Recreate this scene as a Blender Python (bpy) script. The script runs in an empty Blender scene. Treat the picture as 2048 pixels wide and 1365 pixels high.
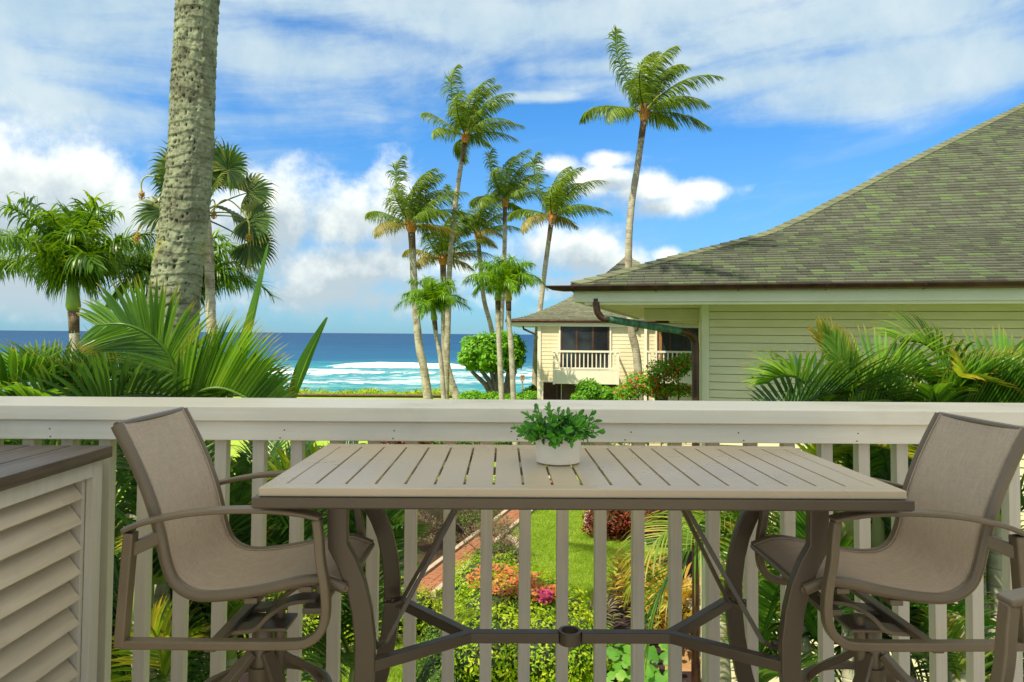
import bpy, math, random
import numpy as np
from mathutils import Vector, Matrix, noise as mnoise

sc = bpy.context.scene
R_ = math.radians
random.seed(7)
rng = np.random.default_rng(11)

# ------------------------------------------------------------------ camera
F = 1400.0                                   # focal length in photo pixels (photo 2048 x 1365)
YAW, PITCH, ROLL = R_(0.75), R_(2.0), R_(0.45)
EYE = np.array([0.0, 0.0, 1.4])
_fw = np.array([math.sin(YAW)*math.cos(PITCH), math.cos(YAW)*math.cos(PITCH), math.sin(PITCH)])
_rt = np.array([math.cos(YAW), -math.sin(YAW), 0.0])
_up = np.cross(_rt, _fw)
_R = math.cos(ROLL)*_rt + math.sin(ROLL)*_up
_U = -math.sin(ROLL)*_rt + math.cos(ROLL)*_up
CY = 669 - F*math.tan(PITCH)
cd = bpy.data.cameras.new('camera')
cam = bpy.data.objects.new('camera', cd)
sc.collection.objects.link(cam)
cd.sensor_width = 36.0
cd.lens = 36.0*F/2048
cd.shift_y = -(682.5-CY)/2048
cd.clip_start = 0.05
cd.clip_end = 60000
cam.matrix_world = Matrix(((_R[0], _U[0], -_fw[0], 0), (_R[1], _U[1], -_fw[1], 0), (_R[2], _U[2], -_fw[2], 1.4), (0, 0, 0, 1)))
sc.camera = cam

def ray(x, y):
    return _fw + _R*((x-1024)/F) + _U*((CY-y)/F)
def PX(x, y, D):
    """world point seen at photo pixel (x, y) whose forward (Y) distance is D"""
    d = ray(x, y)
    return Vector(EYE + d*(D/d[1]))
def PROJ(p):
    """photo pixel where a world point is seen"""
    d = np.array(p, float)-EYE; z = float(d @ _fw)
    return 1024+F*float(d @ _R)/z, CY-F*float(d @ _U)/z
def PZ(x, y, z):
    """world point seen at photo pixel (x, y) lying at height z"""
    d = ray(x, y)
    return Vector(EYE + d*((z-1.4)/d[2]))

# ------------------------------------------------------------------ daylight
SUN_EL, SUN_AZ = R_(54), R_(222)             # azimuth clockwise from +Y: behind and to the left
sd = np.array([math.sin(SUN_AZ)*math.cos(SUN_EL), math.cos(SUN_AZ)*math.cos(SUN_EL), math.sin(SUN_EL)])
world = bpy.data.worlds.new('World')
sc.world = world
world.use_nodes = True
NT = world.node_tree
NT.nodes.clear()
class G:
    """tiny node expression helper"""
    def __init__(s, nt): s.nt = nt
    def put(s, sock, v):
        if isinstance(v, bpy.types.NodeSocket): s.nt.links.new(v, sock)
        else: sock.default_value = v
    def m(s, op, a, b=None, c=None, clamp=False):
        n = s.nt.nodes.new('ShaderNodeMath'); n.operation = op; n.use_clamp = clamp
        for i, v in enumerate((a, b, c)):
            if v is not None: s.put(n.inputs[i], v)
        return n.outputs[0]
    def vm(s, op, a, b=None, scale=None):
        n = s.nt.nodes.new('ShaderNodeVectorMath'); n.operation = op
        s.put(n.inputs[0], a)
        if b is not None: s.put(n.inputs[1], b)
        if scale is not None: s.put(n.inputs['Scale'], scale)
        return n.outputs['Value'] if op in ('LENGTH', 'DOT_PRODUCT') else n.outputs[0]
    def noise(s, v, scale, detail=4, rough=.55, dist=0.0, out='Fac'):
        n = s.nt.nodes.new('ShaderNodeTexNoise')
        s.put(n.inputs['Vector'], v)
        n.inputs['Scale'].default_value = scale; n.inputs['Detail'].default_value = detail
        n.inputs['Roughness'].default_value = rough; n.inputs['Distortion'].default_value = dist
        return n.outputs[out]
    def ramp(s, f, stops, interp='LINEAR'):
        n = s.nt.nodes.new('ShaderNodeValToRGB'); n.color_ramp.interpolation = interp
        e = n.color_ramp.elements
        while len(e) < len(stops): e.new(0.5)
        for k, (p, c) in enumerate(stops):
            e[k].position = p; e[k].color = (c[0], c[1], c[2], 1) if not isinstance(c, (int, float)) else (c, c, c, 1)
        s.put(n.inputs[0], f)
        return n.outputs[0]
    def mix(s, f, a, b, mode='MIX'):
        n = s.nt.nodes.new('ShaderNodeMix'); n.data_type = 'RGBA'; n.blend_type = mode; n.clamp_factor = True
        s.put(n.inputs[0], f)
        for sock, v in ((n.inputs[6], a), (n.inputs[7], b)):
            if isinstance(v, tuple) and len(v) == 3: v = (*v, 1)
            s.put(sock, v)
        return n.outputs[2]
    def sstep(s, v, a, b):
        n = s.nt.nodes.new('ShaderNodeMapRange'); n.interpolation_type = 'SMOOTHSTEP'
        s.put(n.inputs[0], v); n.inputs[1].default_value = a; n.inputs[2].default_value = b
        return n.outputs[0]
    def lin(s, v, a, b, c=0.0, d=1.0):
        n = s.nt.nodes.new('ShaderNodeMapRange')
        s.put(n.inputs[0], v)
        for i, x in enumerate((a, b, c, d)): n.inputs[1+i].default_value = x
        return n.outputs[0]
    def comb(s, x, y, z):
        n = s.nt.nodes.new('ShaderNodeCombineXYZ')
        for i, v in enumerate((x, y, z)): s.put(n.inputs[i], v)
        return n.outputs[0]

g = G(NT)
tc = NT.nodes.new('ShaderNodeTexCoord')
dirv = tc.outputs['Generated']
sx = NT.nodes.new('ShaderNodeSeparateXYZ'); NT.links.new(dirv, sx.inputs[0])
dx, dy, dz = sx.outputs
sky = NT.nodes.new('ShaderNodeTexSky')
sky.sky_type = 'NISHITA'; sky.sun_disc = False
sky.sun_elevation = SUN_EL; sky.sun_rotation = SUN_AZ
sky.altitude = 0; sky.air_density = 1.0; sky.dust_density = 0.25; sky.ozone_density = 3.0
AZ = g.m('ARCTAN2', dx, dy)
EL = g.m('ARCSINE', dz)
def lobe_rc(x, y):
    az = math.atan((x-1006)/F); el = math.atan((669+.0078*(x-1024)-y)/F*math.cos(az))
    return az, el
def lobes(el, spec):
    out = None
    for (x, y, rx, ry) in spec:
        a0, e0 = lobe_rc(x, y)
        u = g.m('MULTIPLY', g.m('SUBTRACT', AZ, a0), F/rx)
        v = g.m('MULTIPLY', g.m('SUBTRACT', el, e0), F/ry)
        d = g.m('SQRT', g.m('ADD', g.m('MULTIPLY', u, u), g.m('MULTIPLY', v, v)))
        d = g.m('SUBTRACT', 1.0, d)
        out = d if out is None else g.m('SMOOTH_MAX', out, d, 0.15)
    return out
CUMULUS = [(-40, 430, 260, 170), (150, 420, 200, 125), (230, 470, 210, 130), (100, 540, 420, 90),
           (650, 600, 420, 60), (150, 610, 420, 50), (1250, 575, 260, 40), (560, 440, 150, 125), (680, 440, 190, 105), (790, 440, 120, 115), (700, 540, 330, 90), (500, 480, 190, 120),
           (1100, 330, 80, 34), (1215, 316, 70, 22), (1190, 360, 120, 44), (1290, 378, 110, 46), (1400, 380, 100, 34), (1340, 410, 110, 30),
           (1075, 490, 90, 60), (1160, 500, 110, 60), (1250, 530, 90, 50), (1335, 510, 45, 26), (2300, 420, 300, 130), (2900, 400, 400, 120), (-900, 420, 500, 140)]
warp = g.noise(dirv, 5.5, 7, .62, 0.3)
fine = g.noise(dirv, 17.0, 6, .6, 0.0)
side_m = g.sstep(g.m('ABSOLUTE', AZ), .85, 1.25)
ring_ = g.m('SUBTRACT', g.m('SUBTRACT', .62, g.m('MULTIPLY', g.m('ABSOLUTE', g.m('SUBTRACT', EL, .17)), 3.4)), g.m('MULTIPLY', g.m('SUBTRACT', 1.0, side_m), 3.0))  # cloud band added round the unseen sides and back to whiten the light
def dens(el):
    L = g.m('MAXIMUM', lobes(el, CUMULUS), ring_)
    return g.m('ADD', L, g.m('ADD', g.m('MULTIPLY', g.m('SUBTRACT', warp, .5), 1.75), g.m('MULTIPLY', g.m('SUBTRACT', fine, .5), 1.25)))
d0 = dens(EL)
d1 = lobes(g.m('ADD', EL, .035), CUMULUS)
cum = g.m('MULTIPLY', g.sstep(d0, -.06, .72), g.sstep(g.m('ADD', EL, g.m('MULTIPLY', g.m('SUBTRACT', fine, .5), .06)), -.01, .06))
# top-lit billows: bright where the cloud thins out upward, grey-blue deep inside and towards the flat base
lit = g.m('SUBTRACT', g.m('ADD', .75, g.m('MULTIPLY', g.m('SUBTRACT', fine, .5), 1.6)), g.m('MULTIPLY', g.m('ADD', d1, g.m('MULTIPLY', g.m('SUBTRACT', warp, .5), 1.2)), .95))
lit = g.m('ADD', lit, g.m('MULTIPLY', g.m('SUBTRACT', EL, .16), 2.2))
cumcol = g.ramp(g.m('MULTIPLY', lit, 1.0, clamp=True), [(0, (4.1, 5.1, 6.4)), (.3, (5.7, 6.6, 7.8)), (.65, (7.9, 8.6, 9.3)), (1, (9.4, 9.7, 10.0))])
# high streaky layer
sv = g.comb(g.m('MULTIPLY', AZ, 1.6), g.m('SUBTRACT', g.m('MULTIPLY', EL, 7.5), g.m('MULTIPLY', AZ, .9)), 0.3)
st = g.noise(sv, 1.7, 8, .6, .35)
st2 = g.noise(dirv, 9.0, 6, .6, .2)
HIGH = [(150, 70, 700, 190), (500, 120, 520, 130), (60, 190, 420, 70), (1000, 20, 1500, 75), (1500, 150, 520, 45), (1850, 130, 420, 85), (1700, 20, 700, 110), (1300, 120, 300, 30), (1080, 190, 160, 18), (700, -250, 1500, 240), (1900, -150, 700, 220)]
hl = g.m('MAXIMUM', g.m('MAXIMUM', lobes(EL, HIGH), g.m('SUBTRACT', g.m('MULTIPLY', side_m, 2.0), 1.6)), g.lin(EL, .38, .62, -1.6, 1.1))  # cover added overhead and behind, mostly out of view, to brighten the porch
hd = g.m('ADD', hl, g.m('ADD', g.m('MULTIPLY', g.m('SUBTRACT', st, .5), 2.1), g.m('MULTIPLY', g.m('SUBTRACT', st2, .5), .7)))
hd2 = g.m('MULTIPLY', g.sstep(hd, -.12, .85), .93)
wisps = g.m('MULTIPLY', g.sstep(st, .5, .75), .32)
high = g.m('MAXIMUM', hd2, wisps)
hcol = g.mix(g.sstep(EL, .40, .70), g.ramp(st2, [(.3, (3.6, 5.2, 7.2)), (.68, (5.5, 6.7, 8.1))]), (9.6, 9.5, 9.2))  # whitened toward the unseen zenith for brighter, more neutral porch light
# clear sky: the physical sky, deepened as the polarised photograph shows it, paling to the horizon
skyc = g.mix(1.0, sky.outputs[0], (.40, 1.08, 1.75), 'MULTIPLY')
skyc = g.mix(g.ramp(EL, [(0.0, .62), (.12, .4), (.3, 0.0)]), skyc, (2.0, 3.15, 5.2))
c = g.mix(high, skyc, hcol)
c = g.mix(cum, c, cumcol)
bg = NT.nodes.new('ShaderNodeBackground'); bg.inputs[1].default_value = 0.078
NT.links.new(c, bg.inputs[0])
wo = NT.nodes.new('ShaderNodeOutputWorld'); NT.links.new(bg.outputs[0], wo.inputs[0])

sl = bpy.data.lights.new('sun', 'SUN')
sl.energy = 4.0; sl.angle = R_(0.5); sl.color = (1.0, .93, .80)
so = bpy.data.objects.new('sun', sl); sc.collection.objects.link(so)
so.rotation_euler = Vector(sd).to_track_quat('Z', 'Y').to_euler()
so.location = (-10, -10, 30)

sc.view_settings.view_transform = 'Standard'
sc.view_settings.look = 'None'
sc.view_settings.gamma = 1
sc.view_settings.use_curve_mapping = False
sc.view_settings.exposure = 0.72
sc.view_settings.use_white_balance = True
sc.view_settings.white_balance_temperature = 7350
sc.view_settings.white_balance_tint = 4
sc.cycles.max_bounces = 7
sc.cycles.transparent_max_bounces = 6
sc.cycles.use_denoising = True
sc.cycles.caustics_reflective = False
sc.cycles.caustics_refractive = False

# ------------------------------------------------------------------ mesh helpers
COL = sc.collection
class MB:
    """collects quads/triangles of one object"""
    def __init__(s): s.v = []; s.f = []; s.c = []
    def add(s, vs, fs):
        o = len(s.v); s.v.extend(vs); s.f.extend([tuple(i+o for i in f) for f in fs])
    def box(s, c, d, M=None):
        cx, cy, cz = c; a, b, h = d[0]/2, d[1]/2, d[2]/2
        vs = [Vector((cx+x*a, cy+y*b, cz+z*h)) for z in (-1, 1) for y in (-1, 1) for x in (-1, 1)]
        if M is not None: vs = [M @ v for v in vs]
        s.add([tuple(v) for v in vs], [(0, 2, 3, 1), (4, 5, 7, 6), (0, 1, 5, 4), (2, 6, 7, 3), (0, 4, 6, 2), (1, 3, 7, 5)])
        return s
    def bar(s, p0, p1, w, h, up=(0, 0, 1), w1=None, h1=None):
        p0, p1 = Vector(p0), Vector(p1); d = (p1-p0).normalized(); up = Vector(up)
        sd_ = d.cross(up)
        if sd_.length < 1e-4: sd_ = d.cross(Vector((1, 0, 0)))
        sd_.normalize(); u = sd_.cross(d).normalized()
        vs = []
        for p, ww, hh in ((p0, w, h), (p1, w1 or w, h1 or h)):
            for a, b in ((-1, -1), (1, -1), (1, 1), (-1, 1)):
                vs.append(tuple(p + sd_*(a*ww/2) + u*(b*hh/2)))
        s.add(vs, [(0, 1, 2, 3), (7, 6, 5, 4), (0, 4, 5, 1), (1, 5, 6, 2), (2, 6, 7, 3), (3, 7, 4, 0)])
        return s
    def sweep(s, pts, prof, side=None, closed=False, caps=True, scale=None):
        """sweep a 2-D profile [(a,b)] along pts; a along `side`, b along side x tangent"""
        pts = [Vector(p) for p in pts]; n = len(pts); m = len(prof); vs = []
        prev = None
        for i, p in enumerate(pts):
            if closed: t = pts[(i+1) % n]-pts[i-1]
            else: t = pts[min(i+1, n-1)]-pts[max(i-1, 0)]
            t.normalize()
            if side is not None:
                a = Vector(side); a = (a - t*a.dot(t)).normalized()
            else:
                if prev is None:
                    prev = Vector((0, 0, 1)) if abs(t.z) < .9 else Vector((1, 0, 0))
                a = (prev - t*prev.dot(t)).normalized(); prev = a
            b = a.cross(t)
            k = scale[i] if scale else 1.0
            for (x, y) in prof: vs.append(tuple(p + a*(x*k) + b*(y*k)))
        fs = []
        for i in range(n if closed else n-1):
            j = (i+1) % n
            for q in range(m):
                r = (q+1) % m
                fs.append((i*m+q, i*m+r, j*m+r, j*m+q))
        if caps and not closed:
            fs.append(tuple(range(m-1, -1, -1))); fs.append(tuple((n-1)*m+q for q in range(m)))
        s.add(vs, fs); return s
    def tube(s, pts, r, n=8, caps=True, closed=False):
        if isinstance(r, (int, float)): r = [r]*len(pts)
        return s.sweep(pts, [(math.cos(2*math.pi*k/n), math.sin(2*math.pi*k/n)) for k in range(n)], None, closed, caps, scale=list(r))
    def build(s, name, mat, parent=None, smooth=False, bevel=0.0, seg=2, mesh=None):
        me = mesh
        if me is None:
            me = bpy.data.meshes.new(name)
            me.from_pydata([tuple(v) for v in s.v], [], s.f)
            if smooth: me.polygons.foreach_set('use_smooth', [True]*len(me.polygons))
            if smooth == 'auto': me.set_sharp_from_angle(angle=R_(40))
            if mat is not None: me.materials.append(mat)
            me.update()
        return link(name, me, parent, bevel, seg)

def link(name, me, parent=None, bevel=0.0, seg=2):
    o = bpy.data.objects.new(name, me); COL.objects.link(o)
    if parent is not None:
        o.parent = parent
        if parent.type == 'EMPTY' and parent.parent is None:
            o.matrix_parent_inverse = Matrix.Translation(-parent.location)
    if bevel:
        md = o.modifiers.new('edge', 'BEVEL'); md.width = bevel; md.segments = seg; md.limit_method = 'ANGLE'; md.angle_limit = R_(40)
        md.harden_normals = False
    return o
def npmesh(name, V, Fq, mat, smooth=False, col=None):
    """mesh from numpy arrays: V (n,3), Fq (m,k)"""
    me = bpy.data.meshes.new(name)
    V = np.asarray(V, dtype=np.float32); Fq = np.asarray(Fq, dtype=np.int32)
    k = Fq.shape[1]
    me.vertices.add(len(V)); me.vertices.foreach_set('co', V.ravel())
    me.loops.add(Fq.size); me.loops.foreach_set('vertex_index', Fq.ravel())
    me.polygons.add(len(Fq)); me.polygons.foreach_set('loop_start', np.arange(0, Fq.size, k, dtype=np.int32))
    me.polygons.foreach_set('loop_total', np.full(len(Fq), k, dtype=np.int32))
    if smooth: me.polygons.foreach_set('use_smooth', np.ones(len(Fq), dtype=bool))
    if mat is not None: me.materials.append(mat)
    me.update(calc_edges=True)
    if col is not None:
        a = me.attributes.new('tint', 'FLOAT', 'POINT'); a.data.foreach_set('value', np.asarray(col, dtype=np.float32))
    return me
def tag(o, label=None, cat=None, group=None, kind=None):
    if label: o['label'] = label
    if cat: o['category'] = cat
    if group: o['group'] = group
    if kind: o['kind'] = kind
    return o
def thing(name, loc, label, cat, group=None):
    o = bpy.data.objects.new(name, None); COL.objects.link(o)
    o.empty_display_size = .2
    o.location = Vector(loc)
    return tag(o, label, cat, group)

# ------------------------------------------------------------------ materials
def new_mat(name):
    m = bpy.data.materials.new(name); m.use_nodes = True
    nt = m.node_tree; b = nt.nodes['Principled BSDF']
    return m, G(nt), b
def coord(gx, kind='Object'):
    n = gx.nt.nodes.new('ShaderNodeTexCoord') if not any(x.type == 'TEX_COORD' for x in gx.nt.nodes) else [x for x in gx.nt.nodes if x.type == 'TEX_COORD'][0]
    return n.outputs[kind]
def bump(gx, b, h, strength, dist=.01):
    n = gx.nt.nodes.new('ShaderNodeBump'); n.inputs['Strength'].default_value = strength; n.inputs['Distance'].default_value = dist
    gx.put(n.inputs['Height'], h); gx.put(b.inputs['Normal'], n.outputs[0])
def paint(name, c1, c2, rough=.5, scale=3, stretch=(1, 1, 1), bumpy=.15, bscale=60, grime=0.0, metallic=0.0, bdist=.002, detail=5):
    m, gx, b = new_mat(name)
    v = gx.vm('MULTIPLY', coord(gx), stretch)
    n1 = gx.noise(v, scale, detail, .6)
    c = gx.mix(gx.sstep(n1, .3, .7), c1, c2)
    if grime:
        n3 = gx.noise(v, scale*.35, 7, .7, .6)
        c = gx.mix(gx.m('MULTIPLY', gx.sstep(n3, .5, .75), grime), c, tuple(x*.45 for x in c1))
    gx.put(b.inputs['Base Color'], c)
    gx.put(b.inputs['Roughness'], gx.lin(n1, 0, 1, rough*.8, min(1, rough*1.25)))
    b.inputs['Metallic'].default_value = metallic
    if bumpy: bump(gx, b, gx.noise(v, bscale, 4, .6), bumpy, bdist)
    return m
def leafmat(name, cols, rough=.45, trans=.35, tcol=None, vary=.5, tip=None, spec=.35):
    """foliage: per-leaf colour variation, some light passes through"""
    m, gx, b = new_mat(name)
    geo = gx.nt.nodes.new('ShaderNodeNewGeometry')
    at = gx.nt.nodes.new('ShaderNodeAttribute'); at.attribute_name = 'tint'
    rnd = geo.outputs['Random Per Island']
    nz = gx.noise(coord(gx), 2.2, 2, .5)
    f = gx.m('ADD', gx.m('MULTIPLY', rnd, .65), gx.m('MULTIPLY', gx.sstep(nz, .3, .7), .35))
    k = len(cols)
    c = gx.ramp(f, [((i+.5)/k, x) for i, x in enumerate(cols)])
    if tip is not None: c = gx.mix(gx.sstep(at.outputs['Fac'], .72, 1.0), c, tip)
    gx.put(b.inputs['Base Color'], c); b.inputs['Roughness'].default_value = rough
    b.inputs['Specular IOR Level'].default_value = spec
    t = gx.nt.nodes.new('ShaderNodeBsdfTranslucent')
    gx.put(t.inputs[0], gx.mix(1.0, c, tcol or (1.9, 1.7, .7), 'MULTIPLY'))
    ms = gx.nt.nodes.new('ShaderNodeMixShader'); ms.inputs[0].default_value = trans
    gx.nt.links.new(b.outputs[0], ms.inputs[1]); gx.nt.links.new(t.outputs[0], ms.inputs[2])
    gx.nt.links.new(ms.outputs[0], gx.nt.nodes['Material Output'].inputs[0])
    return m
def board_mat(name, c1, c2, axis=0, rough=.5, grain=.35, grime=.0):
    """painted or bare timber: grain runs along the axis; slight tone change from board to board"""
    m, gx, b = new_mat(name)
    st_ = [22, 22, 22]; st_[axis] = 1.1
    oi = gx.nt.nodes.new('ShaderNodeObjectInfo')
    v = gx.vm('ADD', gx.vm('MULTIPLY', coord(gx), tuple(st_)), gx.comb(gx.m('MULTIPLY', oi.outputs['Random'], 19.0), 0.0, 0.0))
    n1 = gx.noise(v, 2.0, 6, .65, .4)
    n2 = gx.noise(coord(gx), 2.3, 5, .6)
    c = gx.mix(gx.sstep(n1, .25, .75), c1, c2)
    c = gx.mix(gx.m('MULTIPLY', oi.outputs['Random'], .18), c, tuple(x*.6 for x in c1))
    if grime: c = gx.mix(gx.m('MULTIPLY', gx.sstep(n2, .5, .72), grime), c, tuple(x*y for x, y in zip(c1, (.45, .42, .33))))
    gx.put(b.inputs['Base Color'], c); b.inputs['Roughness'].default_value = rough
    bump(gx, b, n1, grain, .0015)
    return m

WHITE = (.78, .74, .66)
M = {}
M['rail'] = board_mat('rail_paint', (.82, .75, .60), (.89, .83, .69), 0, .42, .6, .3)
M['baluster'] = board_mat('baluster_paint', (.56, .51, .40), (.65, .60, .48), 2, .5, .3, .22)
M['louver'] = board_mat('louver_paint', (.64, .55, .41), (.78, .68, .52), 1, .5, .35, .45)
M['cabinet'] = board_mat('cabinet_paint', (.62, .60, .52), (.72, .69, .61), 2, .45, .3, .25)
M['plank'] = board_mat('weathered_plank', (.045, .032, .026), (.16, .115, .085), 1, .42, .8, .3)
M['alu'] = paint('taupe_powder_coat', (.068, .050, .030), (.092, .068, .042), .36, 2.5, bumpy=.35, bscale=420, bdist=.0006)
M['bronze'] = paint('bronze_chair_paint', (.125, .094, .055), (.165, .125, .075), .33, 3.5, bumpy=.35, bscale=420, grime=.15, bdist=.0006)
M['tabletop'] = paint('taupe_table_top', (.43, .35, .24), (.50, .41, .285), .27, 1.6, bumpy=.3, bscale=380, grime=.06, bdist=.0006)
# sling fabric: crossed threads
m, gx, b = new_mat('sling_fabric')
v = coord(gx)
n1 = gx.noise(gx.vm('MULTIPLY', v, (30, 260, 30)), 1.0, 4, .6); n2 = gx.noise(gx.vm('MULTIPLY', v, (260, 20, 260)), 1.0, 4, .6)
w1 = gx.nt.nodes.new('ShaderNodeTexWave'); w1.bands_direction = 'Y'; w1.inputs['Scale'].default_value = 95; gx.put(w1.inputs[0], v)
w2 = gx.nt.nodes.new('ShaderNodeTexWave'); w2.bands_direction = 'DIAGONAL'; w2.inputs['Scale'].default_value = 70; gx.put(w2.inputs[0], v)
th = gx.m('MULTIPLY', w1.outputs['Fac'], w2.outputs['Fac'])
c = gx.mix(gx.sstep(gx.m('ADD', gx.m('MULTIPLY', n1, .6), gx.m('MULTIPLY', n2, .4)), .15, .85), (.32, .25, .18), (.54, .43, .32))
c = gx.mix(gx.m('MULTIPLY', th, .35), c, (.50, .39, .29))
gx.put(b.inputs['Base Color'], c); b.inputs['Roughness'].default_value = .75
bump(gx, b, th, .8, .0012); M['sling'] = m
M['ceramic'] = paint('white_ceramic', (.80, .71, .58), (.85, .77, .65), .5, 8, bumpy=.5, bscale=95, bdist=.002)
M['slab_paint'] = paint('added_shade_slab', (.62, .58, .50), (.68, .64, .56), .6, 2, bumpy=.1)
M['stucco'] = paint('porch_wall', (.50, .46, .38), (.55, .51, .43), .8, 2, bumpy=.3, bscale=90)
M['deck'] = board_mat('deck_boards', (.60, .49, .36), (.68, .56, .42), 0, .6, .5, .2)
M['bolt'] = paint('bolt_metal', (.12, .09, .06), (.16, .12, .09), .4, 9, metallic=.5)

# ------------------------------------------------------------------ the porch floor, and a slab on posts added out of view for shade
o = MB(); o.box((-1.2, -.92, -.06), (11.5, 7.16, .12)); tag(o.build('deck_floor', M['deck']), kind='structure')
o = MB(); o.box((-2.9, -2.3, 8.06), (7.4, 3.2, .12)); [o.box((x_, -3.7, 4.0), (.16, .16, 8.0)) for x_ in (-6.4, -3.0, .6)]; tag(o.build('added_shade_slab', M['slab_paint']), kind='structure')

# ------------------------------------------------------------------ railing
rail = thing('porch_railing', (0.2, 2.7, 0), 'long white painted porch railing with a wide flat cap and square balusters', 'railing')
YB = 2.60
o = MB()
for seg_ in ((-3.2, 3.6),): o.box(((seg_[0]+seg_[1])/2, 2.71, 1.1065), (seg_[1]-seg_[0], .34, .053))
o.build('rail_cap', M['rail'], rail, bevel=.004)
o = MB(); o.box((.2, 2.582, 1.043), (6.8, .034, .070)); o.box((.2, 2.66, 1.043), (6.8, .034, .070)); o.build('top_rail', M['rail'], rail, bevel=.003)
o = MB(); o.box((.2, 2.62, .04), (6.8, .085, .05)); o.build('bottom_rail', M['rail'], rail, bevel=.003)
me_b = None
x = 1129*0 + .2275
pitch = .1400
for k in range(-24, 25):
    X = .2275 + k*pitch
    if me_b is None:
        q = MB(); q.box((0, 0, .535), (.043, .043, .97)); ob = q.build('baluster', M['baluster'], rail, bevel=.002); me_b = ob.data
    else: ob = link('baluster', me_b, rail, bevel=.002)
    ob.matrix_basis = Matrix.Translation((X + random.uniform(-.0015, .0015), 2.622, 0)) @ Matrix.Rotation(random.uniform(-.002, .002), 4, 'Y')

random.seed(14)
for k in range(15):
    for dz_ in (-.012, .016):
        q = MB(); c0 = Vector((-2.9+k*.42+random.uniform(-.02, .02), 2.5655, 1.03+dz_)); q.tube([c0, c0+Vector((0, -.0014, 0))], .0028, 7); q.build('nail_head', M['bolt'], rail)
# ------------------------------------------------------------------ table
TX, TY, TZ = .205, 2.085, 1.02
XL, XR, YF, YK = -.595, 1.005, 1.735, 2.425
tab = thing('bar_table', (TX, TY, 0), 'tall rectangular taupe metal bar table with slatted top in the middle of the porch', 'table')
o = MB()
sl0, sl1, pw = -.545, .955, .0745
fr = .052
prof = []
# frame of the top: four mitred borders and the stepped edge below
def border(o, x0, x1, y0, y1, z0, z1, w):
    o.box(((x0+x1)/2, y0+w/2, (z0+z1)/2), (x1-x0, w, z1-z0)); o.box(((x0+x1)/2, y1-w/2, (z0+z1)/2), (x1-x0, w, z1-z0))
    o.box((x0+w/2, (y0+y1)/2, (z0+z1)/2), (w, y1-y0-2*w, z1-z0)); o.box((x1-w/2, (y0+y1)/2, (z0+z1)/2), (w, y1-y0-2*w, z1-z0))
border(o, XL, XR, YF, YK, TZ-.022, TZ, fr)
o.build('top_frame', M['tabletop'], tab, bevel=.0035, seg=3)
o = MB(); border(o, XL-.012, XR+.012, YF-.012, YK+.012, TZ-.046, TZ-.0225, .045)
border(o, XL-.009, XR+.009, YF-.009, YK+.009, TZ-.049, TZ-.0465, .04)
o.build('top_edge', M['alu'], tab, bevel=.002)
ns = 20; wsl = (XR-XL-2*fr)/ns
for k in range(ns):
    q = MB(); q.box((XL+fr+wsl*(k+.5), (YF+YK)/2, TZ-.006), (wsl-.0065, YK-YF-2*fr-.006, .010)); q.build('slat', M['tabletop'], tab, bevel=.0012)
o = MB()
for yy in (YF+.13, YK-.13, TY): o.box(((XL+XR)/2, yy, TZ-.024), (XR-XL-.1, .03, .018))
o.build('top_support', M['alu'], tab)
def leg_path(sgn, y):
    pr = [(-.632, .99), (-.632, .90), (-.630, .845), (-.605, .80), (-.582, .745), (-.566, .68), (-.556, .60), (-.556, .52), (-.566, .42), (-.590, .30), (-.63, .17), (-.69, .02), (-.70, .0)]
    pts = [Vector((TX+sgn*(-a), y, z)) for a, z in pr] if sgn > 0 else [Vector((TX+a, y, z)) for a, z in pr]
    return pts
rect = lambda a, b_: [(-a/2, -b_/2), (a/2, -b_/2), (a/2, b_/2), (-a/2, b_/2)]
YN, YFAR = 1.86, 2.31
for sgn in (-1, 1):
    for y in (YN, YFAR):
        q = MB(); q.sweep(leg_path(sgn, y), rect(.030, .052), side=(0, 1, 0)); q.build('leg', M['alu'], tab, bevel=.004)
ZS = .535
jL, jR = Vector((-.098, 2.085, .515)), Vector((.508, 2.085, .515))
cL = Vector((.205, 2.085, .515))
o = MB()
o.bar(jL, cL-Vector((.033, 0, 0)), .034, .030); o.bar(cL+Vector((.033, 0, 0)), jR, .034, .030)
for sgn, j in ((-1, jL), (1, jR)):
    for y in (YN, YFAR):
        e = Vector((TX+sgn*.545, y, ZS)); o.bar(j+Vector((-.010*sgn, 0, 0)), e, .030, .030)
ring = [(.033*math.cos(a), .033*math.sin(a)) for a in np.linspace(0, 2*math.pi, 24, endpoint=False)]
o.build('stretcher', M['alu'], tab, bevel=.003)
o = MB()
vs = []; fs = []
for k, (r, z) in enumerate(((.034, -.018), (.034, .018), (.025, .018), (.025, -.018))):
    for (a, b_) in ring: vs.append((cL.x+a/.033*r, cL.y+b_/.033*r, cL.z+z))
for k in range(4):
    for i in range(24): fs.append((k*24+i, k*24+(i+1) % 24, ((k+1) % 4)*24+(i+1) % 24, ((k+1) % 4)*24+i))
o.add(vs, fs); o.build('umbrella_ring', M['alu'], tab, smooth='auto')
for sgn in (-1, 1):
    for y in (YN+.075, YFAR-.075):
        b0 = Vector((TX+sgn*.525, y, ZS+.018)); b1 = Vector((TX+sgn*.283, 2.085+(-.02 if y < 2.1 else .02), .99))
        q = MB(); q.sweep([b0+Vector((sgn*.045, 0, 0)), b0+Vector((sgn*.012, 0, 0.0)), b0+Vector((-sgn*.012, 0, .012)), b1], rect(.026, .011), side=(0, 1, 0)); q.build('brace', M['alu'], tab, bevel=.001)
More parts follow.
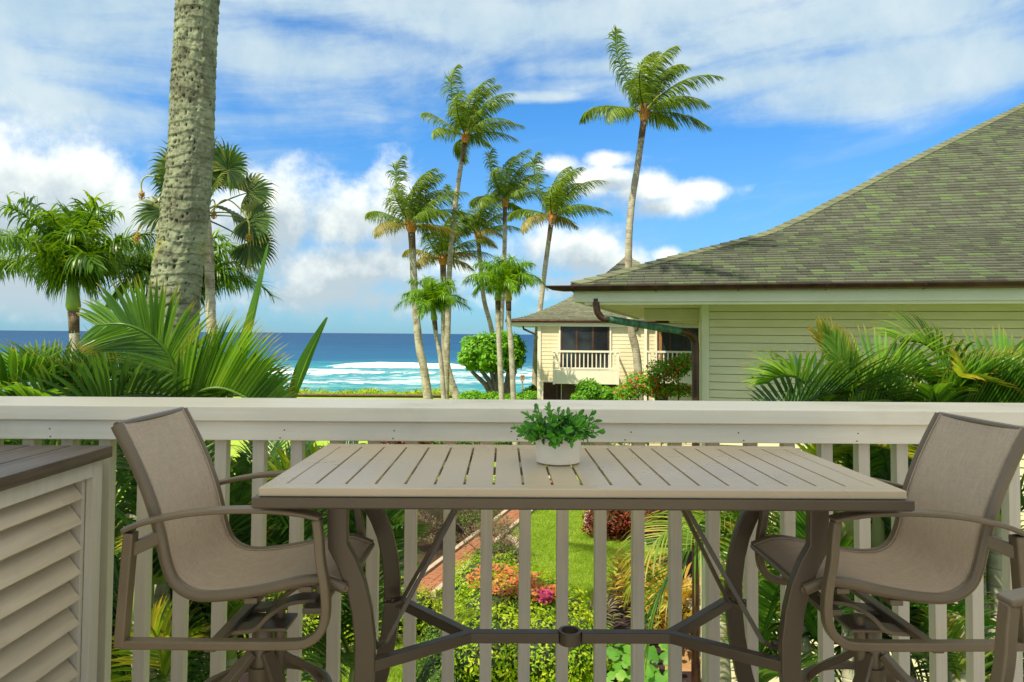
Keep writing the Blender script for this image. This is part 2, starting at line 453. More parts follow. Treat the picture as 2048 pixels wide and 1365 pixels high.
for sgn in (-1, 1):
    for y in (YN+.075, YFAR-.075):
        for dxx in (.0, .022):
            q = MB(); c0 = Vector((TX+sgn*(.545+dxx), y, ZS+.024)); q.tube([c0, c0+Vector((0, 0, .008))], .007, 8); q.build('bolt', M['bolt'], tab)

# ------------------------------------------------------------------ bar chairs
def smooth_path(pts, n=6, closed=False):
    """Catmull-Rom through points"""
    P = [np.array(p, float) for p in pts]; out = []
    N = len(P)
    for i in range(N if closed else N-1):
        if closed: p0, p1, p2, p3 = P[i-1], P[i], P[(i+1) % N], P[(i+2) % N]
        else: p0, p1, p2, p3 = P[max(i-1, 0)], P[i], P[i+1], P[min(i+2, N-1)]
        for k in range(n):
            t = k/n
            out.append(.5*((2*p1)+(-p0+p2)*t+(2*p0-5*p1+4*p2-p3)*t*t+(-p0+3*p1-3*p2+p3)*t**3))
    if not closed: out.append(P[-1])
    return out
CH_N, CH_F = 1.84, 2.215       # near and far side of the sling
def cxz(x, y, D):              # photo pixel -> X, Z on the plane at depth D
    p = PX(x, y, D); return (p.x, p.z)
side_px = [(233, 851), (262, 908), (287, 965), (309, 1027), (322, 1078), (333, 1128), (348, 1163), (375, 1185), (412, 1193), (470, 1189), (540, 1177), (600, 1163), (645, 1161), (690, 1177)]
side = [cxz(x, y, CH_N) for x, y in side_px]
def make_chair(label, group):
    C0 = (-.74, (CH_N+CH_F)/2)
    t = thing('bar_chair', (C0[0], C0[1], 0), label, 'chair', group)
    sp = smooth_path(side, 5)
    for y in (CH_N, CH_F):
        q = MB(); q.sweep([Vector((a, y, z)) for a, z in sp], [(.0125*math.cos(w)*1.0, .0150*math.sin(w)) for w in np.linspace(0, 2*math.pi, 12, endpoint=False)], side=(0, 1, 0)); q.build('side_frame', M['bronze'], t, smooth='auto')
    # sling between the two frames, sagging a little, with a corded edge
    ny = 14; vs = []; fs = []
    y0, y1 = CH_N+.011, CH_F-.011
    spd = smooth_path(side, 9)
    for i, (a, z) in enumerate(spd):
        p, n_ = spd[max(i-1, 0)], spd[min(i+1, len(spd)-1)]
        tx, tz = n_[0]-p[0], n_[1]-p[1]; l = math.hypot(tx, tz); nx, nz = -tz/l, tx/l     # towards the sitter
        for k in range(ny+1):
            u = k/ny; sag = -.016*math.sin(math.pi*u)**.8*math.sin(math.pi*min(1, i/len(spd)*1.0+.0))**.3 if 0 < i < len(spd)-1 else -.012*math.sin(math.pi*u)
            vs.append((a+nx*(.006+sag), y0+(y1-y0)*u, z+nz*(.006+sag)))
    W_ = ny+1
    for i in range(len(spd)-1):
        for k in range(ny): fs.append((i*W_+k, i*W_+k+1, (i+1)*W_+k+1, (i+1)*W_+k))
    q = MB(); q.add(vs, fs); so_ = q.build('sling', M['sling'], t, smooth=True)
    md = so_.modifiers.new('thick', 'SOLIDIFY'); md.thickness = .003
    for yk in (y0+.006, y1-.006):
        q = MB(); pts = []
        for i, (a, z) in enumerate(spd):
            p, n_ = spd[max(i-1, 0)], spd[min(i+1, len(spd)-1)]
            tx, tz = n_[0]-p[0], n_[1]-p[1]; l = math.hypot(tx, tz)
            pts.append(Vector((a-tz/l*.009, yk, z+tx/l*.009)))
        q.tube(pts, .0022, 5); q.build('piping', M['sling'], so_)
    for (a, z) in (side[0], side[-1]):
        q = MB(); q.tube([Vector((a, CH_N, z)), Vector((a, CH_F, z))], .009, 8); q.build('cross_bar', M['bronze'], t, smooth='auto')
    arm_px = [(249, 1060), (285, 1046), (330, 1035), (390, 1025), (460, 1020), (540, 1020), (600, 1026), (642, 1035)]
    post_px = [(634, 1038), (638, 1075), (641, 1120), (650, 1175), (652, 1225), (643, 1260), (622, 1280), (590, 1288), (480, 1289), (350, 1288), (245, 1287)]
    for near in (True, False):
        dY = -.045 if near else .045
        y = (CH_N if near else CH_F)+dY
        A = [cxz(a, b_, CH_N-.045) for a, b_ in arm_px]; Pp = [cxz(a, b_, CH_N-.045) for a, b_ in post_px]
        q = MB(); q.sweep([Vector((a, y, z)) for a, z in smooth_path(A, 4)], rect(.044, .013), side=(0, 1, 0)); q.build('armrest', M['bronze'], t, bevel=.004, smooth='auto')
        q = MB(); q.sweep([Vector((a, y, z)) for a, z in smooth_path(Pp, 4)], rect(.030, .022), side=(0, 1, 0)); q.build('arm_post', M['bronze'], t, bevel=.004, smooth='auto')
        b0, b1 = cxz(243, 1292, CH_N-.045), cxz(262, 1064, CH_N-.045)
        q = MB(); q.bar((b0[0], y, b0[1]), (b1[0], y, b1[1]), .034, .026, up=(1, 0, 0)); q.build('rear_post', M['bronze'], t, bevel=.004)
        s0, s1 = cxz(262, 1100, CH_N-.045), cxz(322, 1072, CH_N)
        q = MB(); q.bar((s0[0], y, s0[1]), (s1[0], (CH_N if near else CH_F), s1[1]), .016, .034); q.build('arm_bracket', M['bronze'], t, bevel=.003)
        f0, f1 = cxz(648, 1180, CH_N-.045), cxz(640, 1176, CH_N)
        q = MB(); q.bar((f0[0], y, f0[1]), (f1[0], CH_N if near else CH_F, f1[1]), .024, .018); q.build('arm_bracket', M['bronze'], t, bevel=.003)
    ym = (CH_N+CH_F)/2
    # crosswise seat bars
    for (px, py) in ((610, 1180), (500, 1203)):
        a, z = cxz(px, py, CH_N)
        q = MB(); q.bar((a, CH_N, z), (a, CH_F, z), .035, .016); q.build('seat_bar', M['bronze'], t, bevel=.003)
    # curved straps carrying the swivel
    for dy_ in (-.075, .075):
        P_ = [(-.50, .675), (-.57, .668), (-.625, .635), (-.66, .60), (-.695, .592), (-.74, .590)]
        q = MB(); q.sweep([Vector((a, ym+dy_, z)) for a, z in smooth_path(P_, 4)], rect(.060, .012), side=(0, 1, 0)); q.build('spring_strap', M['bronze'], t, bevel=.002, smooth='auto')
    q = MB(); q.bar((-.50, ym-.14, .662), (-.50, ym+.14, .662), .05, .016); q.bar((-.735, CH_N-.032, .598), (-.735, CH_F+.032, .598), .030, .016); q.build('seat_bar', M['bronze'], t, bevel=.003)
    q = MB(); q.tube([(-.675, ym, .44), (-.675, ym, .566), (-.675, ym, .572)], [.028, .028, .024], 20); q.tube([(-.632, ym+.02, .42), (-.632, ym+.02, .61)], .015, 14)
    q.build('swivel', M['bronze'], t, smooth='auto')
    q = MB(); q.box((-.665, ym, .578), (.15, .11, .010)); q.build('swivel_plate', M['bronze'], t, bevel=.003)
    q = MB(); q.tube([(-.675, ym, .46), (-.675, ym, .20)], .036, 16); q.build('column', M['bronze'], t, smooth='auto')
    for k in range(4):
        a = math.pi/4+k*math.pi/2
        pth = [(-.675+r*math.cos(a), ym+r*math.sin(a), z) for r, z in ((.03, .50), (.08, .455), (.15, .40), (.20, .32), (.235, .18), (.25, .0))]
        q = MB(); q.sweep([Vector(p) for p in smooth_path(pth, 4)], rect(.034, .020), side=(-math.sin(a), math.cos(a), 0)); q.build('leg', M['bronze'], t, bevel=.003, smooth='auto')
    q = MB(); q.tube([(-.675+.185*math.cos(a), ym+.185*math.sin(a), .375) for a in np.linspace(0, 2*math.pi, 40, endpoint=False)], .013, 8, closed=True); q.build('foot_ring', M['bronze'], t, smooth='auto')
    return t
def copy_tree(o, parent=None):
    c = o.copy(); COL.objects.link(c); c.parent = parent; c.matrix_parent_inverse = o.matrix_parent_inverse.copy()
    for ch in list(o.children): copy_tree(ch, c)
    return c
GCH = 'taupe sling bar chairs round the tall table'
ch1 = make_chair('taupe sling bar chair at the left end of the table, beside the louvered cabinet', GCH)
def place_copy(src, loc, rz, label):
    c = copy_tree(src)
    c.location = loc; c.rotation_euler = (0, 0, rz); c['label'] = label
    return c
ch2 = place_copy(ch1, (2*TX-.74*-1-.02, (CH_N+CH_F)/2, 0), math.pi, 'taupe sling bar chair at the right end of the table, its back to the palms')
tipx, tipy = PX(2008, 1212, 1.25).x, 1.25
ch3 = place_copy(ch1, (0, 0, 0), math.pi, 'taupe bar chair of which only an arm tip shows at the lower right corner')
# far arm of a chair turned half round is its former near arm: align its tip
armtip = Vector((cxz(642, 1035, CH_N-.045)[0]+.74, (CH_N-.045)-(CH_N+CH_F)/2, 0))
ch3.location = (tipx+armtip.x, tipy+armtip.y, 0)

# ------------------------------------------------------------------ potted plant on the table
pb = PX(1119, 929, 2.05); pc = Vector((pb.x, 2.10, TZ))
pot = thing('potted_plant', pc, 'small leafy green plant in a round white textured pot on the table top', 'plant')
vs = []; fs = []
prf = [(.0, .001), (.061, .001), (.065, .004), (.067, .04), (.0685, .085), (.0665, .087), (.064, .085), (.063, .072), (.0, .072)]
n = 48
for r, z in prf:
    for k in range(n):
        a = 2*math.pi*k/n; vs.append((pc.x+max(r, .0005)*math.cos(a), pc.y+max(r, .0005)*math.sin(a), pc.z+z))
for i in range(len(prf)-1):
    for k in range(n): fs.append((i*n+k, i*n+(k+1) % n, (i+1)*n+(k+1) % n, (i+1)*n+k))
q = MB(); q.add(vs, fs); q.build('pot', M['ceramic'], pot, smooth='auto')
M['potleaf'] = leafmat('pot_leaf', [(.010, .055, .010), (.02, .11, .014), (.045, .21, .025), (.11, .36, .045)], .38, .3)
def sprig(q, base, d, L, nl, ls):
    """a stem with small oval leaves"""
    d = Vector(d).normalized(); p = Vector(base)
    pts = [p.copy()]
    for k in range(6):
        d = (d+Vector((0, 0, -.05))).normalized(); p = p+d*(L/6); pts.append(p.copy())
    q.tube(pts, .0013, 4)
    for k in range(nl):
        f_ = .35+.65*k/(nl-1); i = min(5, int(f_*6)); pp = pts[i].lerp(pts[i+1], f_*6-i if f_ < 1 else 1)
        if k == nl-1: pp = pts[-1]
        a = k*2.4+random.uniform(-.4, .4)
        t_ = d; s1 = t_.cross(Vector((.3, .2, 1))).normalized(); s2 = t_.cross(s1)
        out = (s1*math.cos(a)+s2*math.sin(a)); ld = (out*.9+t_*random.uniform(.3, 1.0)+Vector((0, 0, .25))).normalized()
        if k >= nl-2: ld = (t_+out*.45).normalized()
        w = ld.cross(t_ if abs(ld.dot(t_)) < .95 else s1).normalized(); nn = w.cross(ld)
        l_ = ls*random.uniform(.7, 1.15); ww = l_*.24
        P_ = [pp, pp+ld*l_*.35+w*ww+nn*.1*l_, pp+ld*l_*.38-nn*.03*l_, pp+ld*l_*.35-w*ww+nn*.1*l_, pp+ld*l_*.75+w*ww*.8+nn*.08*l_, pp+ld*l_*.78+nn*-.02*l_, pp+ld*l_*.75-w*ww*.8+nn*.08*l_, pp+ld*l_-nn*.06*l_]
        q.add([tuple(v_) for v_ in P_], [(0, 1, 2), (0, 2, 3), (1, 4, 5, 2), (2, 5, 6, 3), (4, 7, 5), (5, 7, 6)])
random.seed(3)
for k in range(78):
    a = random.uniform(0, 2*math.pi); e = math.acos(random.uniform(.12, 1.0)) if k > 10 else random.uniform(1.2, 1.5)
    q = MB(); sprig(q, pc+Vector((.03*math.cos(a), .03*math.sin(a), .072)), (math.sin(e)*math.cos(a), math.sin(e)*math.sin(a), math.cos(e)*1.0+.1), random.uniform(.055, .100), 9, .026)
    q.build('sprig', M['potleaf'], pot, smooth=False)

# ------------------------------------------------------------------ louvered cabinet at the left
XC = PX(206, 925, 2.47).x
cab = thing('louvered_cabinet', (XC-.5, 1.7, 0), 'white louvered cabinet with a dark weathered plank top against the left of the railing', 'cabinet')
zt = PX(215, 892, 2.47).z
YC0, YC1 = .25, 2.47
for k in range(5):
    x1 = XC+.028-k*.142
    q = MB(); q.box((x1-.069, (YC0+YC1)/2-.01, zt-.020), (.137, YC1-YC0+.04, .040+random.uniform(-.001, .001))); q.build('top_plank', M['plank'], cab, bevel=.003)
zr = zt-.040
q = MB(); q.box((XC-.012, YC1-.028, zr/2), (.024, .056, zr)); q.build('stile', M['cabinet'], cab, bevel=.002)
q = MB(); q.box((XC-.012, YC0+.028, zr/2), (.024, .056, zr)); q.build('stile', M['cabinet'], cab, bevel=.002)
q = MB(); q.box((XC-.012, (YC0+YC1)/2, zr-.0285), (.024, YC1-YC0-.112, .055)); q.build('top_trim', M['cabinet'], cab, bevel=.002)
q = MB(); q.box((XC-.012, (YC0+YC1)/2, .03), (.024, YC1-YC0-.112, .06)); q.build('bottom_trim', M['cabinet'], cab, bevel=.002)
q = MB(); q.box((XC-.41, YC1-.012, zr/2), (.72, .022, zr)); q.box((XC-.41, YC0+.012, zr/2), (.72, .022, zr)); q.box((XC-.75, (YC0+YC1)/2, zr/2), (.022, YC1-YC0-.05, zr)); q.build('carcass', M['cabinet'], cab)
q = MB(); q.box((XC-.045, YC1-.067, zr/2), (.04, .018, zr-.01)); q.build('louver_post', M['cabinet'], cab)
zz = zr-.085
while zz > .08:
    Mt = Matrix.Translation((XC-.046, 0, zz)) @ Matrix.Rotation(R_(52), 4, 'Y')
    q = MB(); q.box((0, (YC0+YC1)/2-.01, 0), (.098, YC1-YC0-.15, .010), Mt); q.build('louver', M['louver'], cab, bevel=.002)
    zz -= .083

# ------------------------------------------------------------------ materials of the garden
ZG = -3.1
ZS_ = -7.4
def ground_mat(name, c1, c2, c3, scale=1.0, rough=.95, b_=.5, bs=40, bd=.02, big=.25):
    m, gx, b = new_mat(name)
    v = coord(gx)
    n1 = gx.noise(v, scale*6, 6, .65); n2 = gx.noise(v, scale*big, 4, .6, .4)
    c = gx.mix(gx.sstep(n1, .3, .7), c1, c2); c = gx.mix(gx.sstep(n2, .42, .66), c, c3)
    gx.put(b.inputs['Base Color'], c); b.inputs['Roughness'].default_value = rough
    b.inputs['Specular IOR Level'].default_value = .15
    bump(gx, b, gx.noise(v, bs, 5, .7), b_, bd)
    return m
M['lawn'] = ground_mat('lawn', (.19, .31, .034), (.25, .38, .045), (.28, .39, .06), 1.2)
M['dirt'] = ground_mat('dark_red_soil', (.05, .03, .02), (.085, .05, .032), (.03, .02, .015), 2, bs=60)
M['mulch'] = ground_mat('dark_mulch', (.02, .014, .013), (.055, .04, .04), (.03, .018, .022), 6, bs=60)
M['kerb'] = paint('concrete_kerb', (.34, .27, .20), (.44, .37, .29), .85, 6, bumpy=.5, bscale=50, bdist=.01)
M['path'] = paint('path_bed', (.16, .07, .04), (.2, .09, .05), .9, 6)
M['brick'] = board_mat('red_brown_brick', (.26, .095, .045), (.36, .16, .085), 1, .8, .4, .25)
M['bark'] = paint('grey_bark', (.12, .095, .07), (.22, .19, .15), .9, 9, (1, 1, .4), .8, 30, .3, bdist=.02)
M['twig'] = paint('dry_twig', (.16, .10, .07), (.27, .19, .14), .9, 9, bumpy=.3)

def trunkmat(name, cols, ring=9.0, rough=.85, rings=.5):
    """palm trunk: leaf-scar rings, lichen, dark fissures"""
    m, gx, b = new_mat(name)
    v = coord(gx)
    n1 = gx.noise(v, 3.5, 7, .65, .3)
    nz = gx.noise(v, 1.1, 3, .6)
    s_ = gx.nt.nodes.new('ShaderNodeSeparateXYZ'); gx.put(s_.inputs[0], v)
    w = gx.m('FRACT', gx.m('ADD', gx.m('MULTIPLY', s_.outputs[2], ring), gx.m('MULTIPLY', nz, 1.6)))
    edge = gx.sstep(w, .82, .97)
    c = gx.ramp(n1, [(.32, cols[0]), (.45, cols[1]), (.55, cols[2]), (.68, cols[3])])
    c = gx.mix(gx.m('MULTIPLY', edge, rings), c, tuple(x*.3 for x in cols[0]))
    gx.put(b.inputs['Base Color'], c); b.inputs['Roughness'].default_value = rough
    b.inputs['Specular IOR Level'].default_value = .2
    bump(gx, b, gx.m('SUBTRACT', n1, gx.m('MULTIPLY', edge, .7)), .7, .02)
    return m
M['cocotrunk'] = trunkmat('coconut_trunk', [(.17, .14, .10), (.30, .265, .20), (.40, .375, .28), (.46, .45, .34)], 7, rings=.35)
M['youngtrunk'] = trunkmat('brown_trunk', [(.06, .035, .022), (.13, .08, .05), (.20, .14, .09), (.24, .19, .13)], 9)
M['greytrunk'] = trunkmat('pale_trunk', [(.22, .20, .14), (.34, .32, .24), (.44, .42, .33), (.50, .48, .38)], 10, rings=.35)
M['shaft'] = paint('green_crownshaft', (.16, .30, .03), (.30, .42, .06), .45, 3, (1, 1, .3), .1)
M['shaft_y'] = paint('yellow_crownshaft', (.42, .38, .06), (.5, .36, .07), .45, 3, (1, 1, .3), .1)
M['boot'] = paint('orange_leaf_base', (.40, .13, .03), (.55, .26, .05), .7, 5, bumpy=.5, bscale=30, bdist=.02)
M['petiole'] = paint('yellow_green_stalk', (.32, .34, .05), (.44, .38, .07), .5, 4)
M['coco'] = leafmat('coconut_leaflet', [(.055, .10, .02), (.10, .18, .025), (.16, .26, .035), (.26, .33, .05)], .38, .45)
M['coco_y'] = leafmat('old_coconut_leaflet', [(.13, .12, .03), (.22, .2, .045), (.33, .29, .07), (.20, .22, .04)], .42, .4)
M['manila'] = leafmat('manila_leaflet', [(.035, .10, .012), (.08, .20, .015), (.15, .32, .02), (.26, .42, .04)], .36, .42)
M['areca_light'] = leafmat('light_areca_leaflet', [(.05, .15, .02), (.09, .22, .03), (.14, .30, .045), (.20, .36, .07)], .32, .45, tip=(.30, .26, .05), spec=.5)
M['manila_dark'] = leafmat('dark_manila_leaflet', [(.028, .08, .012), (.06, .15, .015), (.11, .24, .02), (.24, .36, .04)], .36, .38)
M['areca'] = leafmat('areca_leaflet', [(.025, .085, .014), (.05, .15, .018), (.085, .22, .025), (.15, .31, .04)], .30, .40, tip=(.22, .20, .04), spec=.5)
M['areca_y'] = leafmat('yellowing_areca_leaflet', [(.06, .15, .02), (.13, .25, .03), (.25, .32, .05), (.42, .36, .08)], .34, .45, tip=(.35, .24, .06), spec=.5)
M['arecadark'] = leafmat('shaded_areca_leaflet', [(.016, .05, .018), (.028, .085, .024), (.045, .12, .030), (.07, .16, .035)], .30, .32, tip=(.10, .12, .03), spec=.5)  # darker copy of the areca leaflet; shade put into its colour
M['fan'] = leafmat('fan_leaf', [(.02, .05, .014), (.04, .10, .02), (.08, .15, .03), (.24, .26, .05)], .36, .3, tip=(.30, .28, .10))
M['dryfan'] = leafmat('dry_fan_leaf', [(.20, .13, .05), (.38, .27, .08), (.5, .42, .10)], .7, .3)

# ------------------------------------------------------------------ palm fronds
def nrm(v): return v/max(1e-9, math.sqrt(v[0]*v[0]+v[1]*v[1]+v[2]*v[2]))
ZUP = np.array([0, 0, 1.0])
class Fr:
    """vertex/face/tint store for leaflets (quads) of one frond"""
    def __init__(s): s.V = []; s.F = []; s.T = []
    fold = 0.0
    def strip(s, P, Wv, tints):
        o = len(s.V)
        if s.fold:
            for i, (p, w, t) in enumerate(zip(P, Wv, tints)):
                tt = P[min(i+1, len(P)-1)]-P[max(i-1, 0)]; n_ = np.cross(w, tt); l_ = math.sqrt(float(n_ @ n_))+1e-9
                n_ = n_/l_*(math.sqrt(float(w @ w))*s.fold)
                s.V += [p-w+n_, p-n_, p+w+n_]; s.T += [t, t, t]
            for k in range(len(P)-1):
                s.F.append((o+3*k, o+3*k+1, o+3*k+4, o+3*k+3)); s.F.append((o+3*k+1, o+3*k+2, o+3*k+5, o+3*k+4))
            return
        for p, w, t in zip(P, Wv, tints):
            s.V.append(p-w); s.V.append(p+w); s.T += [t, t]
        for k in range(len(P)-1):
            s.F.append((o+2*k, o+2*k+1, o+2*k+3, o+2*k+2))
    def tube(s, P, R, n=5):
        o = len(s.V)
        for i, p in enumerate(P):
            t = nrm(P[min(i+1, len(P)-1)]-P[max(i-1, 0)]); a = np.cross(t, ZUP if abs(t[2]) < .95 else np.array([1., 0, 0])); a = nrm(a); b = np.cross(t, a)
            for k in range(n):
                w = 2*math.pi*k/n; s.V.append(p+(a*math.cos(w)+b*math.sin(w))*R[i]); s.T.append(0)
        for i in range(len(P)-1):
            for k in range(n):
                s.F.append((o+i*n+k, o+i*n+(k+1) % n, o+(i+1)*n+(k+1) % n, o+(i+1)*n+k))
def rachis(base, d, L, grav, wind=(0, 0, 0), K=16, power=1.0):
    P = [np.array(base, float)]; d = nrm(np.array(d, float)); D = [d]
    w = np.array(wind, float)
    for k in range(K):
        t = (k+1)/K
        d = nrm(d + (np.array([0, 0, -grav])*t**power + w*t)/K)
        P.append(P[-1]+d*L/K); D.append(d)
    return P, D
def add_leaflets(fr, P, D, n, ll, lw, stem=.2, droop=.5, lift=.25, ang=(35, 65), wind=(0, 0, 0), segs=4, jit=.15, prof=None, roll=0.0, bend=0.0, plan=None, fix=None):
    K = len(P)-1; w = np.array(wind, float)
    for s_ in (-1, 1):
        for i in range(n):
            t = stem+(1-stem)*(i+.5*(s_ > 0))/n
            if t > 1: continue
            q = t*K; j = min(K-1, int(q)); fpos = q-j
            p = P[j]*(1-fpos)+P[j+1]*fpos; T = nrm(D[j]*(1-fpos)+D[j+1]*fpos)
            ref = ZUP if plan is None else plan
            S = np.cross(T, ref); S = nrm(S) if np.linalg.norm(S) > .05 else np.array([1., 0, 0])
            N = np.cross(S, T)
            if roll: S, N = S*math.cos(roll)+N*math.sin(roll), N*math.cos(roll)-S*math.sin(roll)
            u = (t-stem)/(1-stem)
            lp = (prof(u) if prof else (math.sin(math.pi*(.12+.80*u))**.6)*(1-.35*u))*ll*random.uniform(1-jit, 1+jit*.4)
            a = R_(ang[1]+(ang[0]-ang[1])*u + random.uniform(-4, 4))
            d = nrm(S*s_*math.sin(a)+T*math.cos(a)+N*(lift+random.uniform(-.5, .5)*jit))
            if fix is not None: d = nrm(d*(1-fix[3])+np.array(fix[:3])*fix[3])
            pp = p; Ps = [pp]; wd = nrm(np.cross(d, N)); Ws = [wd*lw*.35]; ts = [0]
            dr = droop*random.uniform(1-jit*2, 1+jit*2)
            for k in range(segs):
                f_ = (k+1)/segs
                d = nrm(d+(np.array([0, 0, -dr])*(f_**bend if bend else 1)+w)*(1/segs))
                pp = pp+d*lp/segs
                wd = np.cross(d, N); wd = nrm(wd) if np.linalg.norm(wd) > .1 else Ws[-1]/max(1e-6, np.linalg.norm(Ws[-1]))
                ww = lw*(1.0 if f_ < .6 else max(.04, (1-f_)/.4*.9+.04))
                Ps.append(pp); Ws.append(wd*ww*.5); ts.append(f_)
            fr.strip(Ps, Ws, ts)
def frond_obj(fr, parent, mat, name='frond', stalk=None):
    me = npmesh(name, np.array(fr.V), np.array(fr.F), mat, True, fr.T)
    return link(name, me, parent)

def interp(path, n):
    """points along a pixel path (smooth)"""
    return [np.array(p) for p in smooth_path(path, n)]
def trunk_obj(parent, pts, r0, r1, mat, n=12, flare=1.0, name='trunk', wob=.03, ring=.0, rstep=.14):
    q = MB(); P = smooth_path([tuple(p) for p in pts], 10); m_ = len(P); rr = []
    for i in range(m_):
        t = i/(m_-1); r = r0+(r1-r0)*t
        r *= 1+(flare-1)*math.exp(-t*14)
        rr.append(r*(1+random.uniform(-wob, wob)))
    q.tube([Vector(p) for p in P], rr, n)
    return q.build(name, mat, parent, smooth=True)

WIND = (.75, .15, .0)
def coconut_palm(label, tpx, D, wpx, L, nf, seed, old=1, rank=None, wind=1.0, low=None, mats=None):
    random.seed(seed); nf = int(nf*.95); L *= .90
    pts = [PX(x, y, D) for x, y in tpx]
    base = Vector(pts[0]); base.z = gz(base.y)
    t = thing('coconut_palm', base, label, 'palm tree', 'slender palms standing near the shore')
    scl = D/F
    allp = [tuple(base)] + [tuple(p) for p in pts[1:]]
    trunk_obj(t, allp[:-1]+[allp[-1]], wpx[0]*scl/2, wpx[1]*scl/2, M['cocotrunk'], 12, 1.5)
    top = np.array(pts[-1]); prev = np.array(pts[-2]); ax = nrm(top-prev)
    r1 = wpx[1]*scl/2
    # dark upper trunk and fibrous orange leaf bases
    q = MB(); q.tube([Vector(top-ax*.35*L), Vector(top-ax*.02*L)], [r1*1.04, r1*1.12], 10); q.build('upper_trunk', M['youngtrunk'], t, smooth=True)
    q = MB(); q.tube([Vector(top-ax*.03*L), Vector(top+ax*.03*L), Vector(top+ax*.10*L), Vector(top+ax*.15*L)], [r1*1.15, r1*1.7, r1*1.6, r1*.7], 9)
    for k in range(9):
        a = random.uniform(0, 6.28); q.bar(Vector(top-ax*.02*L+np.array([math.cos(a)*r1, math.sin(a)*r1, 0])), Vector(top+ax*random.uniform(.1, .2)*L+np.array([math.cos(a)*r1*2.2, math.sin(a)*r1*2.2, 0])), r1*.6, r1*.25)
    q.build('leaf_base', M['boot'], t)
    org = top+ax*.08*L
    for k in range(nf):
        u = k/(nf-1)
        az = k*2.39996+random.uniform(-.25, .25)
        el = R_(84-82*u**1.0+random.uniform(-7, 7))
        d = np.array([math.cos(el)*math.cos(az), math.cos(el)*math.sin(az), math.sin(el)])
        l_ = L*(.80+.28*math.sin(math.pi*min(1, .25+u*.7)))*random.uniform(.85, 1.1)
        wx = 1.9*wind
        P, Dv = rachis(org+d*r1*1.0, d, l_, 1.7+.5*u, (wx, .1, 0), 12, 1.3)
        fr = Fr()
        fr.tube(P, [max(.012, .045*(1-i/len(P)))*L/3.2 for i in range(len(P))], 4)
        add_leaflets(fr, P, Dv, 78, L*.35, L*.014, .12, 1.9, .10, (26, 60), (.85*wind, .05, 0), 4, .24)
        mt = M['coco_y'] if (k >= nf-old) else M['coco']
        frond_obj(fr, t, mt)
    for k in range(max(4, nf//3)):
        az = random.uniform(0, 6.28); el = R_(random.uniform(30, 70)); d = np.array([math.cos(el)*math.cos(az), math.cos(el)*math.sin(az), math.sin(el)])
        P, Dv = rachis(org, d, L*.35, .6, (.2, 0, 0), 5)
        q = MB(); q.tube([Vector(p) for p in P], [r1*.45*(1-.7*i/5) for i in range(6)], 5); q.build('frond_stalk', M['petiole'], t, smooth=True)
    return t

def gz(y):
    """height of the ground at forward distance y"""
    if y < 27: return ZG
    if y < 35: return ZG+1.05*((y-27)/8)**2*(3-2*(y-27)/8)
    return ZG+1.05

def manila_palm(label, tpx, D, wpx, L, nf, seed, shaft=.16, yellow=False, group='slender palms standing near the shore', spread=1.0, dark=False):
    random.seed(seed)
    pts = [PX(x, y, D) for x, y in tpx]
    base = Vector(pts[0]); base.z = gz(base.y)
    t = thing('manila_palm', base, label, 'palm tree', group)
    scl = D/F; r1 = wpx[1]*scl/2
    allp = [tuple(base)]+[tuple(p) for p in pts[1:]]
    trunk_obj(t, allp, wpx[0]*scl/2, r1, M['greytrunk'], 12, 1.2)
    top = np.array(pts[-1]); ax = nrm(top-np.array(pts[-2])); sh = L*.42
    q = MB(); q.tube([Vector(top-ax*sh*.7), Vector(top-ax*.01)], [r1*1.03, r1*1.15], 10); q.build('upper_trunk', M['youngtrunk'], t, smooth=True)
    q = MB(); q.tube([Vector(top), Vector(top+ax*sh*.15), Vector(top+ax*sh*.7), Vector(top+ax*sh)], [r1*1.2, r1*1.5, r1*1.15, r1*.7], 12); q.build('crownshaft', M['shaft_y'] if yellow else M['shaft'], t, smooth=True)
    org = top+ax*sh*.92; L = L*1.3; nf = int(nf*1.4)
    for k in range(nf):
        u = k/(nf-1); az = k*2.39996+random.uniform(-.2, .2)
        el = R_(80-50*u+random.uniform(-5, 5))
        d = np.array([math.cos(el)*math.cos(az), math.cos(el)*math.sin(az), math.sin(el)])
        l_ = L*(.85+.2*u)*random.uniform(.9, 1.08)
        P, Dv = rachis(org, d, l_, 3.0*spread, (.18, 0, 0), 12, .9)
        fr = Fr(); fr.tube(P, [max(.008, .03*(1-i/len(P)))*L for i in range(len(P))], 4)
        add_leaflets(fr, P, Dv, 74, L*.38, L*.017, .08, 2.3, .6, (30, 66), (.2, 0, 0), 5, .4, prof=lambda u: 1.0-.5*u*u)
        frond_obj(fr, t, M['manila'] if not dark else M['manila_dark'])
    return t

# ------------------------------------------------------------------ ground and sea
def region(px, z, flip=False):
    return [PZ(x, y, z) for x, y in px]
def sheet(name, pts, z, mat, kind='structure', thick=0):
    q = MB(); n_ = len(pts); q.add([(p[0], p[1], z) for p in pts], [tuple(range(n_))])
    return tag(q.build(name, mat), kind=kind)
xs = [-300, -60, -30, -12, 12, 30, 60, 300]; ys = [-8]+list(np.linspace(0, 27, 4))+list(np.linspace(27.5, 35, 9))+[39.4]
q = MB(); vs = [(x, y, gz(y)) for y in ys for x in xs]
q.add(vs, [(j*8+i, j*8+i+1, (j+1)*8+i+1, (j+1)*8+i) for j in range(len(ys)-1) for i in range(7)])
tag(q.build('lawn', M['lawn'], smooth=True), kind='structure')
